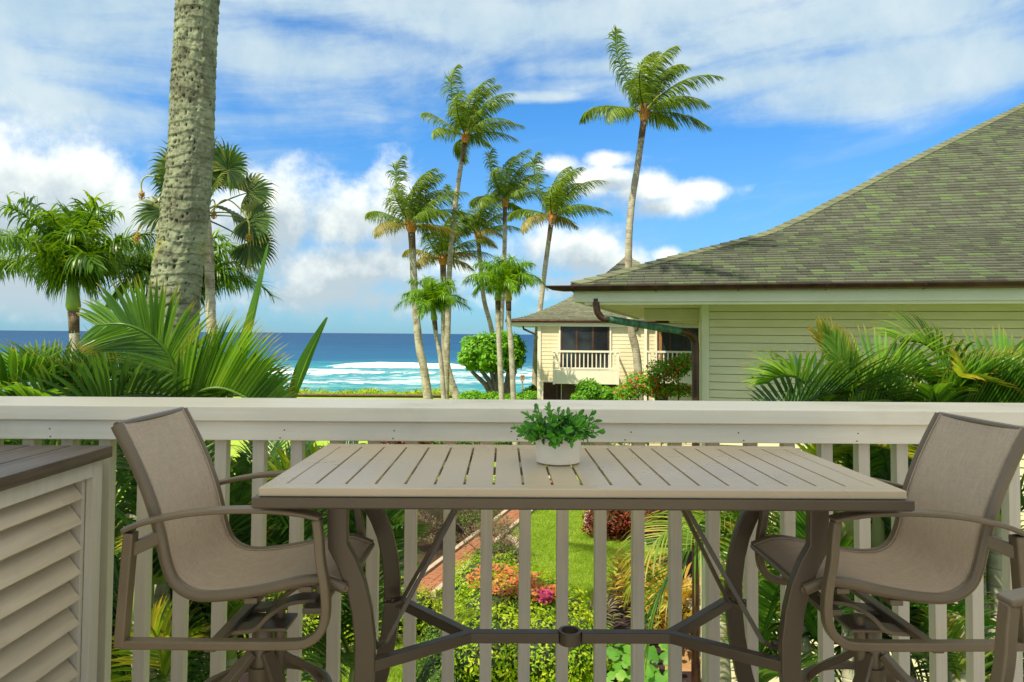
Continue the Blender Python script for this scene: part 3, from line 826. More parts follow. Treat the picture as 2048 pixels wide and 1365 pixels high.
# rocky shore beyond the lawn, falling to the water
M['rock'] = ground_mat('shore_rock', (.03, .026, .022), (.09, .08, .065), (.14, .15, .05), .4, bs=3, bd=.3)
V_ = []; nx_, ny_ = 160, 14
for j in range(ny_):
    for i in range(nx_):
        x = -300+600*i/(nx_-1); y = 39.4+j*3.2
        z = gz(39)+(ZS_-.8-gz(39))*(j/(ny_-1))**.8 + (mnoise.noise(Vector((x*.3, y*.3, 0)))*1.0 if j else 0)
        V_.append((x, y, z))
Fq = [(j*nx_+i, j*nx_+i+1, (j+1)*nx_+i+1, (j+1)*nx_+i) for j in range(ny_-1) for i in range(nx_-1)]
tag(link('shore_rocks', npmesh('shore_rocks', V_, Fq, M['rock'], True)), kind='structure')

# sea: one sheet to the horizon with a swell near the shore and breaking waves
m, gx, b = new_mat('sea_water')
v = coord(gx)
s_ = gx.nt.nodes.new('ShaderNodeSeparateXYZ'); gx.put(s_.inputs[0], v)
far = gx.m('LOGARITHM', gx.m('MAXIMUM', s_.outputs[1], 10.0), 10.0)
nw = gx.noise(gx.vm('MULTIPLY', v, (.006, .02, 1)), 1.0, 4, .6)
ff = gx.m('ADD', far, gx.m('MULTIPLY', gx.m('SUBTRACT', nw, .5), .35))
rip = gx.noise(gx.vm('MULTIPLY', v, (.05, .22, 1)), 1.0, 8, .7)
wc = gx.ramp(gx.lin(ff, 1.9, 4.0), [(0.0, (.012, .15, .17)), (.08, (.025, .26, .28)), (.15, (.018, .22, .28)), (.22, (.008, .085, .19)), (.42, (.004, .045, .135)), (.7, (.003, .034, .115)), (1, (.003, .028, .105))])
n1 = gx.noise(gx.vm('MULTIPLY', v, (.35, 1.1, 1)), 1.0, 6, .65, .4)
n2 = gx.noise(gx.vm('MULTIPLY', v, (.03, .09, 1)), 1.0, 6, .6, .5)
n3 = gx.noise(gx.vm('MULTIPLY', v, (.008, .006, 1)), 1.0, 3, .5)
at = gx.nt.nodes.new('ShaderNodeAttribute'); at.attribute_name = 'tint'
# foam: on crests (stored where waves break) and lacy streaks in the surf
foam = gx.sstep(gx.m('ADD', at.outputs['Fac'], gx.m('MULTIPLY', gx.m('SUBTRACT', n1, .5), 2.0)), .52, .95)
surf = gx.m('MULTIPLY', gx.m('MULTIPLY', gx.sstep(s_.outputs[1], 95, 135), gx.sstep(s_.outputs[1], 215, 165)), .62)
lace = gx.m('MULTIPLY', gx.sstep(gx.m('ADD', gx.m('MULTIPLY', n1, .5), gx.m('MULTIPLY', n2, .6)), .53, .68), surf)
foam = gx.m('MAXIMUM', foam, lace, clamp=True)
wc = gx.mix(gx.m('MULTIPLY', gx.sstep(rip, .35, .65), .55), wc, (.022, .10, .21))
c = gx.mix(foam, wc, (.80, .83, .84))
gx.put(b.inputs['Base Color'], c)
gx.put(b.inputs['Roughness'], gx.mix(foam, (.22, .22, .22), (.8, .8, .8)))
b.inputs['Specular IOR Level'].default_value = .28
bump(gx, b, gx.m('ADD', n1, gx.m('MULTIPLY', n2, 2.0)), .8, .7)
M['sea'] = m
b.inputs['Specular IOR Level'].default_value = .5
df = gx.nt.nodes.new('ShaderNodeBsdfDiffuse'); gx.put(df.inputs[0], c); mx_ = gx.nt.nodes.new('ShaderNodeMixShader'); mx_.inputs[0].default_value = .22
gx.nt.links.new(df.outputs[0], mx_.inputs[1]); gx.nt.links.new(b.outputs[0], mx_.inputs[2]); gx.nt.links.new(mx_.outputs[0], gx.nt.nodes['Material Output'].inputs[0])
ys = np.concatenate([np.linspace(62, 240, 200), np.geomspace(245, 38000, 90)])
half = np.where(ys < 400, 420, ys*1.25)
nx_ = 420
U_ = np.linspace(-1, 1, nx_)
X_ = half[:, None]*U_[None, :]; Y_ = np.repeat(ys[:, None], nx_, 1)
Z_ = np.full_like(X_, ZS_); T_ = np.zeros_like(X_)
def n2d(x, s, seed=0): return mnoise.noise(Vector((x*s, seed*7.3, 1.7)))
xs1 = np.linspace(-1, 1, nx_)*420
def breaker(D, x0, x1, H, wid, foam, seed):
    yc = np.array([D+6*n2d(x, .012, seed)+2.0*n2d(x, .05, seed+3) for x in xs1])
    hh = np.array([(.6+.9*n2d(x, .03, seed+5)+.5*n2d(x, .12, seed+6)) for x in xs1]).clip(.15, 1.4)
    e = np.clip((xs1-x0)/12, 0, 1)*np.clip((x1-xs1)/12, 0, 1)
    rows = ys < 400
    dY = Y_[rows]-yc[None, :]
    prof = np.where(dY < 0, np.exp(-(dY/(wid*.35))**2), np.exp(-(dY/wid)**2))
    Z_[rows] += H*prof*hh[None, :]*e[None, :]
    ff_ = np.where(dY < 0, np.exp(-(dY/(wid*foam))**2), np.exp(-(dY/(wid*.30))**2))
    T_[rows] = np.maximum(T_[rows], ff_*e[None, :]*np.clip(hh+.25, 0, 1.1)[None, :])
breaker(178, -85, 64, 1.5, 4.0, 1.1, 1)
breaker(200, -400, -150, 1.2, 5, 1.2, 2)
breaker(122, -62, -14, .9, 2.6, .7, 3)
breaker(148, -60, 30, .6, 2.2, .8, 7)
breaker(136, 5, 60, .7, 3.5, 1.3, 4)
breaker(350, -200, -150, 1.4, 6, .7, 5)
breaker(230, 80, 400, 1.2, 5, 1.4, 6)
rows = ys < 400
sw = .28*np.sin((Y_*.33)+np.array([3*n2d(x, .01, 9) for x in xs1])[None, :])
Z_ += np.where(Y_ < 600, sw, 0)
V_ = np.stack([X_, Y_, Z_], -1).reshape(-1, 3)
jj, ii = np.meshgrid(np.arange(len(ys)-1), np.arange(nx_-1), indexing='ij')
b0 = (jj*nx_+ii).ravel(); Fq = np.stack([b0, b0+1, b0+nx_+1, b0+nx_], 1)
tag(link('sea', npmesh('sea', V_, Fq, M['sea'], True, T_.ravel())), kind='structure')

# low dark seaside wall with a lit grassy strip beyond it
m_wall = paint('lava_rock_wall', (.035, .022, .018), (.09, .06, .05), .9, 3, bumpy=.9, bscale=6, bdist=.1)
yw = 38.0; zw0 = gz(yw)
zt_ = PX(760, 789.5, yw).z
w = thing('garden_wall', (-3, yw, zw0), 'low dark rock wall along the shore, behind the palm bases', 'wall')
q = MB(); q.box((-6, yw, (zw0+zt_-.06)/2), (40, .4, zt_-.06-zw0)); q.build('wall_body', m_wall, w)
q = MB(); q.box((-6, yw, zt_-.03), (40.1, .5, .06)); q.build('coping', paint('wall_coping', (.10, .05, .035), (.16, .09, .06), .9, 3, bumpy=.5, bscale=10, bdist=.03), w, bevel=.01)

def leaf_cloud(name, n, shape, size, mat, parent=None, aspect=.45, up=.35, seed=0, jitter=.5):
    """n folded leaves (two triangles pairs) spread by shape(n) -> points, outward normals"""
    r = np.random.default_rng(seed)
    P, Nn = shape(n, r)
    d = Nn+r.normal(0, jitter, (n, 3))+np.array([0, 0, up]); d /= np.linalg.norm(d, axis=1)[:, None]
    a = np.cross(d, r.normal(0, 1, (n, 3))); a /= np.linalg.norm(a, axis=1)[:, None]   # leaf length direction lies across the normal
    w = np.cross(d, a)
    s = size*r.uniform(.6, 1.25, n)[:, None]
    A = P; B = P+a*s*.5+w*s*aspect*.5+d*s*.10; C = P+a*s; D_ = P+a*s*.5-w*s*aspect*.5+d*s*.10
    Mi = P+a*s*.5
    V = np.stack([A, B, C, D_, Mi], 1).reshape(-1, 3)
    k = np.arange(n)*5
    Fq = np.concatenate([np.stack([k, k+1, k+4], 1), np.stack([k+1, k+2, k+4], 1), np.stack([k+4, k+2, k+3], 1), np.stack([k, k+4, k+3], 1)])
    return link(name, npmesh(name, V, Fq, mat), parent)
def blobs(cs, shell=.5, flat=0):
    """shape: points in the outer shells of ellipsoids cs=[(x,y,z,rx,ry,rz)], lumpy"""
    cs = np.array(cs, float)
    def f(n, r):
        w_ = (cs[:, 3]*cs[:, 4]+cs[:, 3]*cs[:, 5]); k = r.choice(len(cs), n, p=w_/w_.sum())
        d = r.normal(0, 1, (n, 3)); d /= np.linalg.norm(d, axis=1)[:, None]
        rad = (1-shell*r.random(n)**1.7)
        lum = 1+.10*np.sin(d[:, 0]*7+k)+.08*np.sin(d[:, 2]*9+d[:, 1]*6+k*2)
        P = cs[k, :3]+d*cs[k, 3:6]*(rad*lum)[:, None]
        return P, d/cs[k, 3:6]/np.linalg.norm(d/cs[k, 3:6], axis=1)[:, None]
    return f
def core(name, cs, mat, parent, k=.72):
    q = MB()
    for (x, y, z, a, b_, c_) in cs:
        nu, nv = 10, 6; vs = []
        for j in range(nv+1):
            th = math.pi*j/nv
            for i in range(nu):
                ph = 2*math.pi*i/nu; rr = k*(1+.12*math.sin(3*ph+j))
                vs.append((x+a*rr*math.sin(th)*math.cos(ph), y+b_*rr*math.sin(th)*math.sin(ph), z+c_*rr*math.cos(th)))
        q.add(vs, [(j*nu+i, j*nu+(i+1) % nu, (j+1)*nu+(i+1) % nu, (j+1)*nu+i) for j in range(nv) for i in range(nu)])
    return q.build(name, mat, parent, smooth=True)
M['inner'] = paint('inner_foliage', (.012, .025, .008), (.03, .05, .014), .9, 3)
M['bush_bright'] = leafmat('bright_bush_leaf', [(.05, .16, .012), (.10, .28, .02), (.17, .42, .03), (.26, .50, .05)], .4, .4)
M['hedge_lime'] = leafmat('lime_hedge_leaf', [(.10, .22, .01), (.20, .36, .015), (.34, .48, .025), (.50, .55, .05)], .4, .4)
M['bush_mid'] = leafmat('bush_leaf', [(.03, .09, .012), (.07, .16, .02), (.12, .24, .03), (.2, .32, .05)], .45, .35)
M['orange'] = leafmat('orange_flower', [(.42, .07, .02), (.55, .14, .04), (.58, .22, .10), (.30, .20, .04)], .5, .35, (1.2, 1, .8))
M['magenta'] = leafmat('magenta_flower', [(.30, .02, .09), (.40, .04, .14)], .5, .35, (1.2, 1, 1))
M['red'] = leafmat('red_flower', [(.55, .02, .02), (.70, .06, .05), (.75, .14, .10)], .5, .35, (1.2, 1, .9))
M['croton'] = leafmat('yellow_croton_leaf', [(.30, .16, .03), (.48, .34, .05), (.55, .45, .10), (.14, .20, .03)], .4, .35)
M['redbush'] = leafmat('dark_red_leaf', [(.05, .01, .012), (.14, .02, .015), (.30, .06, .02), (.05, .06, .02)], .4, .3)
M['dryleaf'] = leafmat('sparse_grey_leaf', [(.15, .12, .08), (.22, .18, .13), (.12, .18, .05), (.28, .24, .18)], .8, .25)
M['purple'] = leafmat('purple_groundcover', [(.03, .02, .03), (.07, .05, .07), (.12, .09, .12)], .6, .2)

def bush(name, label, cat, cs, n, size, mat, seed, group=None, flowers=None, stems=True, aspect=.45, cutz=None, inner=True, shell=.5, jitter=.5):
    base = (cs[0][0], cs[0][1], gz(cs[0][1]))
    t = thing(name, base, label, cat, group)
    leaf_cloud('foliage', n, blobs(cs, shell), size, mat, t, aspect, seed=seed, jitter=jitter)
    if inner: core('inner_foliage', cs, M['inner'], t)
    if stems:
        random.seed(seed); q = MB()
        for k in range(9):
            c = random.choice(cs); a = random.uniform(0, 6.28); r = random.random()
            p1 = Vector((c[0]+c[3]*.5*math.cos(a), c[1]+c[4]*.5*math.sin(a), c[2]))
            p0 = Vector((base[0]+.35*(p1.x-base[0])+random.uniform(-.1, .1), base[1]+.35*(p1.y-base[1]), base[2]))
            q.tube([p0, p0.lerp(p1, .5)+Vector((random.uniform(-.1, .1), 0, .05)), p1], [.03*max(.6, c[3]), .02, .012], 5)
        q.build('stem', M['bark'], t, smooth=True)
    if flowers:
        for nm, nfl, fsize, fm, shape in flowers:
            leaf_cloud(nm, nfl, shape or blobs(cs, .06), fsize, fm, t, .9, seed=seed+5)
    return t

# ------------------------------------------------------------------ palms near the shore (photo positions of trunk points, base to crown)
coconut_palm('tallest coconut palm rising alone in front of the far house', [(1283, 800), (1276, 740), (1262, 650), (1257, 520), (1262, 420), (1277, 320), (1288, 238)], 20, (17, 12), 2.35, 15, 4, 0, wind=.9)
coconut_palm('tall thin coconut palm whose crown tops the seaside cluster', [(890, 795), (893, 720), (896, 640), (898, 560), (905, 460), (916, 370), (930, 283)], 33, (13, 9), 3.2, 16, 12, 0)
coconut_palm('stout coconut palm leftmost of the seaside cluster', [(862, 795), (848, 740), (838, 690), (830, 600), (827, 540), (823, 462)], 32, (17, 13), 3.3, 15, 25, 2)
coconut_palm('shorter coconut palm with yellowing fronds behind the thin tall one', [(918, 795), (897, 745), (889, 680), (888, 610), (886, 528)], 35, (15, 11), 3.0, 14, 31, 4)
coconut_palm('coconut palm with golden lower fronds and a trunk slanting behind the round tree', [(1000, 795), (985, 670), (968, 600), (962, 540), (956, 477)], 37, (10, 8), 3.0, 13, 42, 3)
coconut_palm('slim coconut palm crowned between the tall thin one and the leaning one', [(1003, 795), (1001, 690), (1005, 590), (1009, 500), (1010, 412)], 34, (11, 8), 2.9, 14, 57, 0)
coconut_palm('leaning coconut palm just left of the far house roof', [(1068, 800), (1072, 700), (1080, 620), (1091, 530), (1103, 442)], 31, (12, 9), 2.9, 14, 61, 2)
manila_palm('short bright palm with lime crownshaft at the left of the seaside cluster', [(897, 795), (883, 735), (872, 670), (869, 642)], 24, (10, 9), 1.15, 12, 71)
manila_palm('short bright palm, left one of the pair before the round tree', [(1010, 795), (999, 700), (996, 640), (996, 602)], 24, (11, 10), 1.1, 12, 75)
manila_palm('short bright palm with yellow shaft, right one of the pair before the round tree', [(1034, 795), (1023, 710), (1018, 650), (1017, 603)], 23, (11, 10), 1.1, 12, 79, yellow=True)
GL = 'palms at the left beyond the rail'
manila_palm('broad bushy palm with green crownshaft at the left, under the cloud bank', [(149, 900), (149, 740), (148, 650), (147, 622)], 13, (18, 18), 1.40, 14, 83, group=GL, dark=True, spread=.72)
manila_palm('drooping palm whose fronds show on both sides of the big trunk', [(372, 900), (372, 740), (372, 660), (372, 640)], 15, (18, 18), 1.45, 13, 87, group=GL, dark=True)
manila_palm('palm cut off by the left edge, only its frond tips showing', [(-95, 900), (-95, 740), (-93, 650), (-92, 605)], 14, (18, 18), 1.2, 9, 92, group=GL, dark=True, spread=.8)

# ------------------------------------------------------------------ fan palm behind the big trunk
random.seed(5)
D = 12.0
fp = [PX(x, y, D) for x, y in [(428, 900), (424, 720), (421, 620), (419, 540), (413, 450), (408, 410)]]
fan = thing('fan_palm', (fp[0].x, fp[0].y, ZG), 'fan palm with stiff palmate leaves and hanging seed clusters behind the big trunk', 'palm tree', GL)
trunk_obj(fan, [(fp[0].x, fp[0].y, ZG)]+[tuple(p) for p in fp[1:]], .085, .075, M['cocotrunk'], 12, 1.3)
def fan_leaf(parent, base, d, stalk, R, mat, droop=.3, nseg=34, span=250, face=None):
    """palmate leaf: stalk then stiff folded segments fanning out"""
    base = np.array(base); d = nrm(np.array(d, float))
    P, Dv = rachis(base, d, stalk, droop, (0, 0, 0), 6)
    fr = Fr(); fr.tube(P, [.016-.001*i for i in range(7)], 5)
    hub = P[-1]; T = Dv[-1]
    S = np.cross(T, ZUP); S = nrm(S) if np.linalg.norm(S) > .1 else np.array([1., 0, 0]); N = np.cross(S, T)
    if face is not None:
        N = nrm(np.array(face)-T*np.dot(face, T)); S = np.cross(T, N)
    for k in range(nseg):
        a = R_(-span/2+span*k/(nseg-1))
        dd = nrm(T*math.cos(a)+S*math.sin(a)+N*.12*abs(math.sin(a))); l_ = R*(.72+.28*math.cos(a/1.6))*random.uniform(.92, 1.05)
        w_ = nrm(np.cross(dd, N)); tilt = N*(.35 if k % 2 else -.35)
        Pp = [hub]; pp = hub
        for j in range(4):
            dd = nrm(dd+np.array([0, 0, -.06-.28*(j == 3)-.10*j])); pp = pp+dd*l_/4; Pp.append(pp)
        wd = [.002, R*.040, R*.052, R*.026, R*.002]
        fr.strip(Pp, [nrm(w_+tilt)*x for x in wd], [0, .25, .5, .75, 1])
    return frond_obj(fr, parent, mat, 'fan_leaf')
top = np.array(fp[-1])
for k in range(18):
    u = k/17; az = k*2.39996; el = R_(82-105*u); d = np.array([math.cos(el)*math.cos(az), math.cos(el)*math.sin(az)*.8, math.sin(el)])
    fan_leaf(fan, top+ZUP*(.25*(1-u)-.25), d, .50+.35*random.random(), .60, M['fan'] if u < 1.1 else M['dryfan'], .25+.3*u, face=(random.uniform(-.5, .5), -1, .5))
def hanging(parent, path, D, mat_s, mat_f, r):
    P = smooth_path([tuple(PX(x, y, D)) for x, y in path], 5)
    q = MB(); q.tube([Vector(p) for p in P], .012, 5); st_ = q.build('flower_stalk', mat_s, parent, smooth=True)
    e = P[-1]
    leaf_cloud('seed_cluster', 260, blobs([(e[0], e[1], e[2]-r*.5, r*.5, r*.5, r*.8)], .9), .026, mat_f, parent, .7, seed=2)
M['seed'] = leafmat('ochre_seed', [(.40, .22, .03), (.5, .32, .05), (.3, .18, .03)], .6, .1)
hanging(fan, [(405, 430), (350, 372), (300, 352), (283, 365), (284, 385)], 11.6, M['petiole'], M['seed'], .10)
hanging(fan, [(415, 430), (450, 400), (480, 418), (497, 445), (498, 470)], 11.6, M['petiole'], M['seed'], .09)
hanging(fan, [(400, 430), (370, 395), (340, 372), (336, 376)], 11.5, M['petiole'], M['seed'], .08)
hanging(fan, [(410, 420), (425, 400), (430, 410), (428, 425)], 11.5, M['petiole'], M['seed'], .09)
hanging(fan, [(405, 440), (300, 440), (278, 455), (275, 470)], 11.7, M['petiole'], M['seed'], .12)

# ------------------------------------------------------------------ the big trunk close by, with leaf-scar rings and pits modelled in
random.seed(9)
D = 6.3
bp = [(325, 900), (330, 760), (343, 660), (352, 560), (366, 460), (376, 360), (383, 260), (387, 160), (392, 60), (397, -60), (404, -260), (412, -700), (418, -1200)]
bw = [104, 100, 97, 94, 90, 86, 83, 80, 80, 80, 78, 74, 68]
pts = smooth_path([tuple(PX(x, y, D)) for x, y in bp], 60)
ww = np.interp(np.linspace(0, 1, len(pts)), np.linspace(0, 1, len(bw)), bw)*D/F/2
big = thing('coconut_palm', (pts[0][0], pts[0][1], ZG), 'huge grey lichen-covered palm trunk close by, its crown above the picture', 'palm tree', GL)
NR = 110
pts = [np.array((pts[0][0]-.03, pts[0][1], ZG))]+pts; ww = np.concatenate([[ww[0]*1.15], ww])
V_ = []; T2 = []
cellr = random.Random(4)
pits = {}
for i, p in enumerate(pts):
    z = p[2]
    for k in range(NR):
        a = 2*math.pi*k/NR
        n_ = mnoise.noise(Vector((math.cos(a)*2, math.sin(a)*2, z*2.0)))
        ph = z*10.5+.30*mnoise.noise(Vector((math.cos(a)*1.0, math.sin(a)*1.0, z*1.3)))*2.0
        rg = (ph % 1.0); step_ = (.5-rg)*.0085+ (.003 if rg > .93 else 0)
        # pits: elongated voids, mostly on the left-hand side
        cell = mnoise.cell_vector(Vector((0, 0, 0)))
        uu, vv = a*ww[i]/.024, z/.05
        vv += .35*mnoise.noise(Vector((a*1.5, z*3, 4)))+1.2*math.sin(math.floor(uu)*2.7); row = math.floor(vv); uo = uu+.35*math.sin(row*3.1)
        cx_ = math.floor(uo); rr_ = ((cx_*73856093) ^ (row*19349663)) & 0xffff; rr_ /= 65535.0
        side_ = .5+.5*math.cos(a-math.pi*1.12)
        pit = 0
        if rr_ < .04+.9*side_**2.6:
            j1 = ((rr_*97) % 1-.5)*.5; j2 = ((rr_*57) % 1-.5)*.8; j3 = .55+.6*((rr_*31) % 1)
            du, dv = (uo-cx_-.5-j1)/(.26*j3), (vv-row-.5-j2*.6)/(.45*j3)
            e = du*du+dv*dv
            if e < 1: pit = (1-e)
        r = ww[i]+step_+n_*.012-pit*.026+.010*mnoise.noise(Vector((math.cos(a)*9, math.sin(a)*9, z*14)))+.006*mnoise.noise(Vector((math.cos(a)*22, math.sin(a)*22, z*30)))
        V_.append((p[0]+r*math.cos(a), p[1]+r*math.sin(a), z)); T2.append(min(1, pit*1.3))
n_ = len(pts)
ii, kk = np.meshgrid(np.arange(n_-1), np.arange(NR), indexing='ij')
Fq = np.stack([(ii*NR+kk).ravel(), (ii*NR+(kk+1) % NR).ravel(), ((ii+1)*NR+(kk+1) % NR).ravel(), ((ii+1)*NR+kk).ravel()], 1)
m, gx, b = new_mat('lichened_trunk')
v = coord(gx)
n1 = gx.noise(v, 3.2, 10, .74, .6); n2 = gx.noise(v, 1.6, 4, .6, .5); n3 = gx.noise(gx.vm('MULTIPLY', v, (1, 1, 3.5)), 14, 5, .7)
at = gx.nt.nodes.new('ShaderNodeAttribute'); at.attribute_name = 'tint'
c = gx.ramp(n1, [(.32, (.055, .055, .038)), (.42, (.13, .14, .09)), (.54, (.235, .265, .17)), (.7, (.31, .345, .225))])
c = gx.mix(gx.sstep(n2, .56, .72), c, (.30, .30, .10))
c = gx.mix(gx.m('MULTIPLY', gx.sstep(n3, .52, .66), .75), c, (.085, .075, .055))
c = gx.mix(at.outputs['Fac'], c, (.035, .028, .02))
gx.put(b.inputs['Base Color'], c); b.inputs['Roughness'].default_value = .9; b.inputs['Specular IOR Level'].default_value = .15
bump(gx, b, gx.noise(v, 45, 5, .7), .6, .008); M['bigtrunk'] = m
link('trunk', npmesh('trunk', V_, Fq, M['bigtrunk'], True, T2), big)
top = np.array(pts[-1])
for k in range(14):
    az = k*2.39996; el = R_(75-60*k/13); d = np.array([math.cos(el)*math.cos(az), math.cos(el)*math.sin(az), math.sin(el)])
    P, Dv = rachis(top, d, 3.2, 1.5, (.4, 0, 0), 12); fr = Fr(); fr.tube(P, [.04*(1-i/13) for i in range(13)], 4)
    add_leaflets(fr, P, Dv, 36, .8, .045, .2, 1.2, .1, (28, 60), (.4, 0, 0), 3, .3); frond_obj(fr, big, M['coco'])

# ------------------------------------------------------------------ areca palms just beyond the rail
GA = 'feathery palms just beyond the rail'
def areca(label, px, D, z, nf, seed, L=(1.5, 2.1), mat='areca', stems=3, elr=(30, 85), ll=.50, lw=.030, zmax=9, fy=3.25, lim=(-9999, 9999, -9999)):
    """clump of green-stemmed palm: several ringed stems, arching feather fronds"""
    random.seed(seed)
    c = PX(px, 700, D); base = Vector((c.x, c.y, ZG))
    t = thing('areca_palm', base, label, 'palm tree', GA)
    tops = []
    for k in range(stems):
        a = 2*math.pi*k/stems+seed; r = .0 if k == 0 else random.uniform(.18, .38)
        tp = Vector((c.x+r*math.cos(a), c.y+max(-.15, r*math.sin(a)), z-random.uniform(0, .35)*(k > 0)))
        b_ = Vector((c.x+r*.4*math.cos(a), c.y+r*.4*math.sin(a)+.1, ZG))
        P = smooth_path([tuple(b_), tuple(b_.lerp(tp, .5)+Vector((.05, 0, 0))), tuple(tp+Vector((0, 0, -.45)))], 8)
        q = MB(); rr = [.062-.012*i/len(P)+(.006 if i % 2 else 0) for i in range(len(P))]; q.tube([Vector(p) for p in P], rr, 12); q.build('trunk', M['greytrunk'], t, smooth=True)
        q = MB(); q.tube([tp+Vector((0, 0, -.47)), tp+Vector((0, 0, -.3)), tp], [.055, .060, .026], 10); q.build('crownshaft', M['areca_shaft'], t, smooth=True)
        tops.append(tp)
    made = 0; tries = 0
    while made < nf and tries < nf*30:
        tries += 1
        tp = tops[made % stems]
        az = random.uniform(0, 2*math.pi); el = R_(random.uniform(*elr))
        d = (math.cos(el)*math.cos(az), math.cos(el)*math.sin(az), math.sin(el))
        l_ = random.uniform(*L)
        P, Dv = rachis(tuple(tp), d, l_, random.uniform(.9, 1.7), (random.uniform(-.1, .15), 0, 0), 14, 1.0)
        if any(p[1] < fy for p in P) or P[-1][1] < fy+.25 or max(p[2] for p in P) > zmax: continue
        pr_ = [PROJ(p) for p in P[2:]]
        if any(x_ < lim[0] or x_ > lim[1] or y_ < lim[2] for x_, y_ in pr_): continue
        fr = Fr(); fr.fold = .35; fr.tube(P, [.013*(1-.8*i/14)+.002 for i in range(15)], 5)
        add_leaflets(fr, P, Dv, 30, ll*l_/1.8, lw*.85, .16, random.uniform(.8, 1.5), random.uniform(.25, .55), (32, 62), (.05, 0, 0), 5, .16, roll=random.uniform(-.6, .6), bend=1.5)
        mt = M['areca_y'] if random.random() < .18 else M[mat]
        frond_obj(fr, t, mt); made += 1
    return t
def hero(parent, path, D, ll, lw, n, mat, droop=.55, lift=.45, stem=.1, roll=0.0, ang=(30, 62), plan=None, prof=None, rad=.014, fix=None):
    """one frond along a measured rachis path [(px, py, depth)]"""
    P = [np.array(p) for p in smooth_path([tuple(PX(x, y+18, d)) for x, y, d in path], 6)]; droop = droop*1.7
    Dv = [nrm(P[min(i+1, len(P)-1)]-P[max(i-1, 0)]) for i in range(len(P))]
    fr = Fr(); fr.fold = .35; fr.tube(P, [rad*(1-.8*i/len(P))+.002 for i in range(len(P))], 5)
    add_leaflets(fr, P, Dv, int(n*.95), ll*1.45, lw*.78, stem, droop, lift, ang, (.03, 0, 0), 6, .10, roll=roll, bend=2.2, plan=plan, prof=prof, fix=fix)
    return frond_obj(fr, parent, mat)
M['areca_shaft'] = paint('areca_shaft', (.22, .30, .06), (.38, .40, .16), .5, 6, (1, 1, .4), .2)
aL1 = areca('feathery palm with tall arching fronds right under the big trunk', 330, 4.35, .35, 11, 101, lim=(-9999, 470, 745), L=(1.3, 1.8))
aL2 = areca('feathery palm filling the lower left corner behind the cabinet', 60, 4.6, .45, 16, 102, L=(1.2, 1.7), lim=(-9999, 330, 755))
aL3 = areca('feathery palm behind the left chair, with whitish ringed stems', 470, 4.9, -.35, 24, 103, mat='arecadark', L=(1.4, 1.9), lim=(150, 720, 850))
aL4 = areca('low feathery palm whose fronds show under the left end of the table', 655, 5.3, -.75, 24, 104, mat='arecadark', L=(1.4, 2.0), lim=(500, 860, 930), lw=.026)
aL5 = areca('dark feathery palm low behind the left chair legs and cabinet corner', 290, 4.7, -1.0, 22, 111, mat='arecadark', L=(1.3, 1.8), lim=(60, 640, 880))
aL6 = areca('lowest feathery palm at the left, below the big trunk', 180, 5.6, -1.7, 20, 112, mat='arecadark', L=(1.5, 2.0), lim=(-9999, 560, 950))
aR1 = areca('feathery palm in the middle of the right-hand thicket, before the green siding', 1690, 4.5, .55, 18, 105, L=(.9, 1.4), lim=(1600, 9999, 775))
aR2 = areca('feathery palm reaching highest at the right edge', 1985, 4.3, .75, 20, 106, L=(1.1, 1.5), lim=(1850, 9999, 750))
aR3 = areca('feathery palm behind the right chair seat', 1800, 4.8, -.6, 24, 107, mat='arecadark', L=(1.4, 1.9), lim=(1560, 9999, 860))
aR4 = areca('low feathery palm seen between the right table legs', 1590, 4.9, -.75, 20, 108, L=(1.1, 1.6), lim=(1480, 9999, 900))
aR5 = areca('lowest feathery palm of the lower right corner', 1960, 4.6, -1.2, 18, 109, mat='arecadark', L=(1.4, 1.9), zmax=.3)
aR6 = areca('feathery palm with long yellow-green fronds hanging before the lawn', 1440, 6.4, -.55, 10, 110, mat='areca', L=(1.3, 2.1), lim=(1340, 9999, 930), elr=(30, 80), ll=.55, lw=.022, stems=2)
random.seed(77)
hero(aR1, [(1690, 850, 3.9), (1700, 800, 3.85), (1740, 785, 3.8), (1800, 785, 3.8), (1860, 800, 3.8)], 4, .22, .034, 34, M['areca_light'], .4, .7, .03, 0, fix=(.05, 0, 1, .6))
hero(aR2, [(1880, 850, 3.8), (1910, 800, 3.75), (1960, 790, 3.7), (2040, 790, 3.7), (2120, 800, 3.7)], 4, .30, .036, 42, M['areca_light'], .45, .7, .03, 0, fix=(.30, 0, 1, .65))
hero(aR1, [(1740, 860, 4.0), (1725, 790, 3.95), (1700, 740, 3.9), (1680, 700, 3.9), (1665, 670, 3.9)], 4, .20, .032, 34, M['areca_light'], .3, .1, .03, 0, ang=(16, 30), plan=np.array([0, -1., 0.]))
upright = lambda u: (.75+.5*math.sin(math.pi*min(1, u*1.05)))*(1-.55*u*u)
# tall arching fronds left of the trunk, blades standing up from the midrib
hero(aL1, [(362, 850, 3.9), (360, 775, 3.85), (345, 705, 3.8), (310, 660, 3.75), (255, 632, 3.7), (195, 632, 3.7)], 4, .31, .029, 52, M['areca_light'], .55, .1, .03, 0, ang=(35, 62), plan=np.array([0, -1., .15]))
hero(aL1, [(330, 850, 4.1), (300, 780, 4.0), (240, 745, 3.9), (170, 745, 3.9), (95, 735, 3.9)], 4, .22, .028, 42, M['areca'], .5, .7, .05, 0, prof=upright, fix=(-.2, 0, 1, .6))
hero(aL1, [(345, 850, 3.75), (365, 800, 3.7), (400, 765, 3.7), (450, 760, 3.7), (510, 790, 3.7), (545, 830, 3.75)], 4, .30, .029, 52, M['areca_light'], .45, .7, .02, 0, prof=upright, fix=(.42, 0, 1, .65))
hero(aL1, [(390, 850, 4.0), (430, 790, 3.95), (470, 760, 3.9), (510, 765, 3.9), (540, 800, 3.95)], 4, .24, .032, 34, M['areca'], .55, .7, .04, .2, prof=upright)
